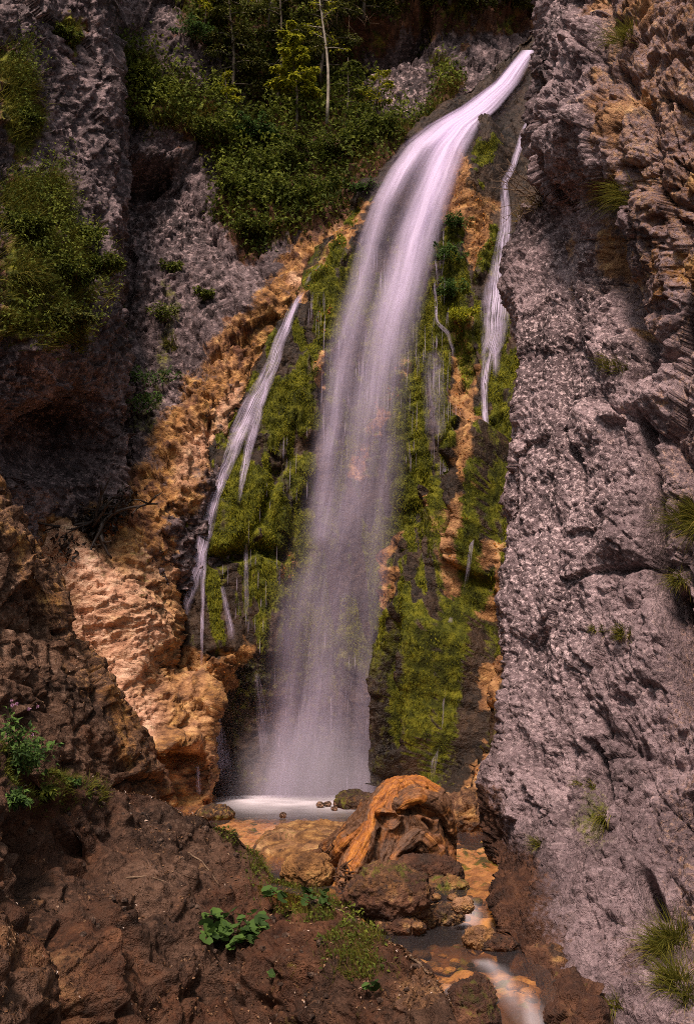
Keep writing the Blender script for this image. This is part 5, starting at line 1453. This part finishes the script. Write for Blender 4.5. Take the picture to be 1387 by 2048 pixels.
# --- dry twigs beside the right cascade and the black dead branches
def branchy(name, label, base, specs, mat, cat, group=None):
    root = empty(name, base)
    for L, r, d, nb in specs:
        d = norm(np.array(d, float))
        q = [np.array([rng.normal(0, 0.06), rng.normal(0, 0.05), rng.normal(0, 0.04)])]
        dc = d
        for i in range(7):
            dc = norm(dc + rng.normal(0, 0.18, 3))
            q.append(q[-1] + dc * L / 7)
        q = np.array(q)
        b = mesh_obj('branch', *tube(q, np.linspace(r, r * 0.3, 8), 6), mat, root)
        for _ in range(nb):
            i = rng.integers(2, 7)
            dd = norm(d + rng.normal(0, 0.7, 3))
            qq = np.array([q[i], q[i] + dd * L * 0.15, q[i] + dd * L * 0.3 + rng.normal(0, L * 0.03, 3)])
            mesh_obj('twig', *tube(qq, [r * 0.5, r * 0.35, r * 0.12], 5), mat, b)
    tag(root, label, cat, group)
branchy('dead_branch', 'black wet dead branches lying on the pale apron below the left wall', P(195, 1045, 14.55), [(0.9, 0.035, (0.9, -0.2, 0.25), 4), (0.8, 0.03, (-0.9, -0.2, 0.25), 3), (0.6, 0.05, (0.5, -0.2, -0.8), 2), (0.55, 0.035, (-0.3, -0.2, -0.8), 3), (0.5, 0.03, (0.9, -0.3, 0.5), 4), (0.7, 0.03, (0.3, -0.3, 0.8), 4), (0.5, 0.025, (-0.6, -0.3, -0.5), 3)], M_BLACK, 'branch')
xy = np.stack([rng.normal(190, 34, 900), rng.normal(0, 18, 900)], 1); xy[:, 1] += 1050 - 0.62 * (xy[:, 0] - 190)
p, n = surf(APRON, xy[:, 0], xy[:, 1])
p2 = P(xy[:, 0], xy[:, 1], np.minimum(p[:, 1], surf(LEFT, np.minimum(xy[:, 0], 235), xy[:, 1])[0][:, 1]) - rng.uniform(0.02, 0.25, 900))
v, f, per = leaves(p2, rng.normal(0, 1, (900, 3)), rng.normal(0, 1, (900, 3)), 0.10, 0.05)
tag(mesh_obj('debris_pile', v, f, M_BLACK, None, False, dict(tint=tints(900, per))), 'heap of black wet twigs and debris around the dead branches', 'debris', kind='stuff')
branchy('dry_twigs', 'tangle of bare brown twigs between the right cascade and the right wall', on(RIGHT, 1075, 405, -0.05), [(0.5, 0.006, (-0.9 + rng.normal(0, .2), -0.4, rng.normal(0.2, 0.35)), 3) for _ in range(16)] + [(0.4, 0.005, (0.3, -0.4, 0.8), 3) for _ in range(5)], M_TWIG, 'twigs')
# bare twigs hanging beside the pale trunk
branchy('bare_twigs', 'bare hanging twigs in front of the dark evergreens near the pale trunk', on(BACK, 672, 70, -0.6), [(1.0, 0.008, (rng.normal(0, .25), -0.1, -0.9), 3) for _ in range(9)], M_TWIG, 'twigs')

# --- round-leaved plants on the near bank
def disc_leaf():
    th = np.linspace(0.35, 2 * pi - 0.35, 14)
    r = 1 + 0.06 * np.sin(th * 7)
    rim = np.stack([r * np.cos(th), r * np.sin(th), 0.12 + 0.06 * np.sin(th * 3)], 1)
    mid = np.stack([0.55 * np.cos(th), 0.55 * np.sin(th), 0.03 + 0 * th], 1)
    v = np.concatenate([[[0, 0, -0.04]], mid, rim])
    f = [(0, i + 1, i + 2) for i in range(13)] + [(i + 1, i + 15, i + 16, i + 2) for i in range(13)]
    return v, f
dv, df_ = disc_leaf()
leaf_meshes = []
for i in range(4):
    o_ = mesh_obj('leaf_shape', dv, df_, M_COOL, None, True, dict(tint=np.full(len(dv), (0.35, 0.6, 0.85, 0.2)[i])))
    leaf_meshes.append(o_.data)
    bpy.data.objects.remove(o_)
def round_plant(label, px, py, n, spx, spy, rpx, group='round-leaved plants on the near bank'):
    base = on(BANK, px, py)
    root = empty('butterbur', base)
    sc = base[1] / F
    for i in range(n):
        x = px + rng.uniform(-1, 1) * spx; y = py + rng.uniform(-1, 1) * spy * (1 - 0.4 * abs(x - px) / spx)
        near_ = min(surf(BANK, np.array([x + dx_]), np.array([y + dy_]))[0][0, 1] for dx_ in (-rpx, 0, rpx) for dy_ in (-rpx, 0, rpx))
        p = P(x, y, near_ - 0.02 - rng.uniform(0, 0.07))
        lf = bpy.data.objects.new('leaf', leaf_meshes[int(rng.integers(0, 4))])
        COL.objects.link(lf)
        lf.parent = root
        lf.location = tuple(p - base)
        s_ = rpx * sc * rng.uniform(0.7, 1.2)
        lf.scale = (s_, s_, s_)
        lf.rotation_euler = (rng.normal(0.55, 0.25), rng.normal(0, 0.25), rng.uniform(0, 6.28))
        q = np.array([p - base - [0, 0, 0.003], (p - base) * 0.55 + [0, 0.02, -0.02], [rng.normal(0, .02), 0.03, -0.03]])
        st_ = mesh_obj('petiole', *tube(q, [0.0016, 0.0022, 0.003], 5), M_STEM, root)
    tag(root, label, 'plant', group)
round_plant('large clump of round green leaves on the near bank', 470, 1858, 60, 64, 42, 13)
round_plant('small clump of round leaves on the bank crest above the large clump', 548, 1790, 9, 20, 14, 11)
round_plant('loose row of bright round leaves nearest the orange boulder', 632, 1795, 14, 30, 20, 10)
round_plant('sprig of round leaves low on the bank near the bottom edge', 738, 1975, 5, 22, 12, 11)
round_plant('tiny round-leaved sprout at the foot of the bank rock', 540, 1952, 4, 10, 10, 8)
# --- herbs at the left end of the bank
HG = 'tall herbs at the left end of the near bank'
for x, y, h, r, mat, lab in [(20, 1480, 0.32, 0.12, M_COOL, 'tall pink-flowered herb at the left edge of the near bank'), (70, 1480, 0.30, 0.10, M_COOL, 'tall herb with pale pink flowers next to the left edge'), (40, 1540, 0.20, 0.13, M_COOL, 'dark blue-green nettle patch below the pink flowers'), (140, 1520, 0.09, 0.12, M_COOL, 'bright green low herb on the crest by the left outcrop'), (100, 1580, 0.09, 0.1, M_LEAF, 'small herb below the bright low herb'), (25, 1600, 0.12, 0.1, M_COOL, 'broad-leaved herb low at the left edge')]:
    b_ = bush('herb', lab, on(BANK, x, y, 0.0), h, r, 9, 240, 0.045, mat, HG, (0.1, -0.2), 'herb', M_STEM, 0.003, 0.3, spread=1.0)
    if 'pink' in lab and 'below' not in lab:
        for _ in range(5):
            fl_ = norm(np.array([rng.normal(0, .4), rng.normal(-0.3, .2), 1.0])) * h * rng.uniform(0.9, 1.2)
            N = 26
            v, f, per = leaves(np.repeat(fl_[None], N, 0), rng.normal(0, 1, (N, 3)) + [0, 0, 0.6], rng.normal(0, 1, (N, 3)), 0.014, 0.006)
            mesh_obj('flower', v, f, M_PETAL, b_, False)

# --- litter on the near bank and the outcrop: chips of stone, dead leaves and twigs
def litter(mass, box, mask, N, tagname):
    xy = scatter(mask, box, N)
    p, n = surf(mass, xy[:, 0], xy[:, 1])
    d = rng.normal(0, 1, (N, 3)); d = d - (d * n).sum(1, keepdims=True) * n * 0.8
    v, f, per = leaves(p + n * 0.004, d, n + rng.normal(0, 0.35, (N, 3)), rng.uniform(0.012, 0.034, N), rng.uniform(0.006, 0.016, N))
    return v, f, per, N
vs, fs, ts, off = [], [], [], 0
for mass, box, mk, N in [(BANK, (-40, 1500, 900, 2048), lambda x, y: (fbm(np.stack([x * 0.012, y * 0.012, 0 * x], -1), 3, 131) > -0.05) * 1.0, 3800), (LROCK, (0, 1050, 300, 1600), lambda x, y: 0.6 + 0 * x, 700)]:
    v, f, per, N = litter(mass, box, mk, N, '')
    vs.append(v); fs.append(f + off); off += len(v)
    ts.append(np.repeat(rng.random(N) ** 2.2, per))
M_LITTER = leaf_mat('litter', [(0, (0.05, 0.026, 0.014)), (0.5, (0.15, 0.075, 0.036)), (0.85, (0.30, 0.18, 0.10)), (1, (0.62, 0.50, 0.42))], 0.1, 0.7)
tag(mesh_obj('bank_litter', np.concatenate(vs), np.concatenate(fs), M_LITTER, None, False, dict(tint=np.concatenate(ts))), 'dead leaves and pale stone chips strewn over the near bank', 'litter', kind='stuff')
# fallen sticks
for x0, y0, x1, y1, r0, lab in [(600, 1782, 690, 1830, 0.010, 'thin pale root running along the crest of the near bank'), (385, 1690, 450, 1752, 0.007, 'thin stick lying on the bank below the pool rim'), (818, 1912, 860, 1950, 0.010, 'brown stick lying along the stream side of the bank'), (250, 1760, 330, 1800, 0.006, 'short twig lying in the middle of the bank')]:
    xs_ = np.linspace(x0, x1, 9); ys_ = np.linspace(y0, y1, 9) + rng.normal(0, 2, 9)
    pp, nn_ = surf(BANK, xs_, ys_)
    pp = resample(pp + nn_ * r0 * 0.6, 14)
    o_ = mesh_obj('stick', *tube(pp - pp[0], np.linspace(r0, r0 * 0.5, 14), 7), M_TWIG)
    o_.location = tuple(pp[0])
    tag(o_, lab, 'stick', 'sticks on the near bank')
# gravel on the bank
iv, if_ = ico(1)
vs, fs, off = [], [], 0
for i in range(150):
    x_ = rng.uniform(60, 840)
    y_ = bank_top(x_) + rng.uniform(12, 330)
    if y_ > 2040: continue
    pp, nn_ = surf(BANK, np.array([x_]), np.array([y_]))
    r0 = rng.uniform(0.008, 0.03)
    vs.append(pp[0] + nn_[0] * r0 * 0.2 + iv * r0 * rng.uniform(0.5, 1.2, 3) * (1 + 0.3 * rng.normal(0, 1, (len(iv), 1)).clip(-1, 1)))
    fs.append(if_ + off); off += len(iv)
v = np.concatenate(vs)
tag(mesh_obj('gravel', v, np.concatenate(fs), M_BOULD, None, False, {k_: np.zeros(len(v)) + v_ for k_, v_ in dict(warm=.25, cream=.1, pale=.6, moss=0, wet=.3, earth=.3).items()}), 'small brown gravel scattered over the near bank', 'gravel', kind='stuff')
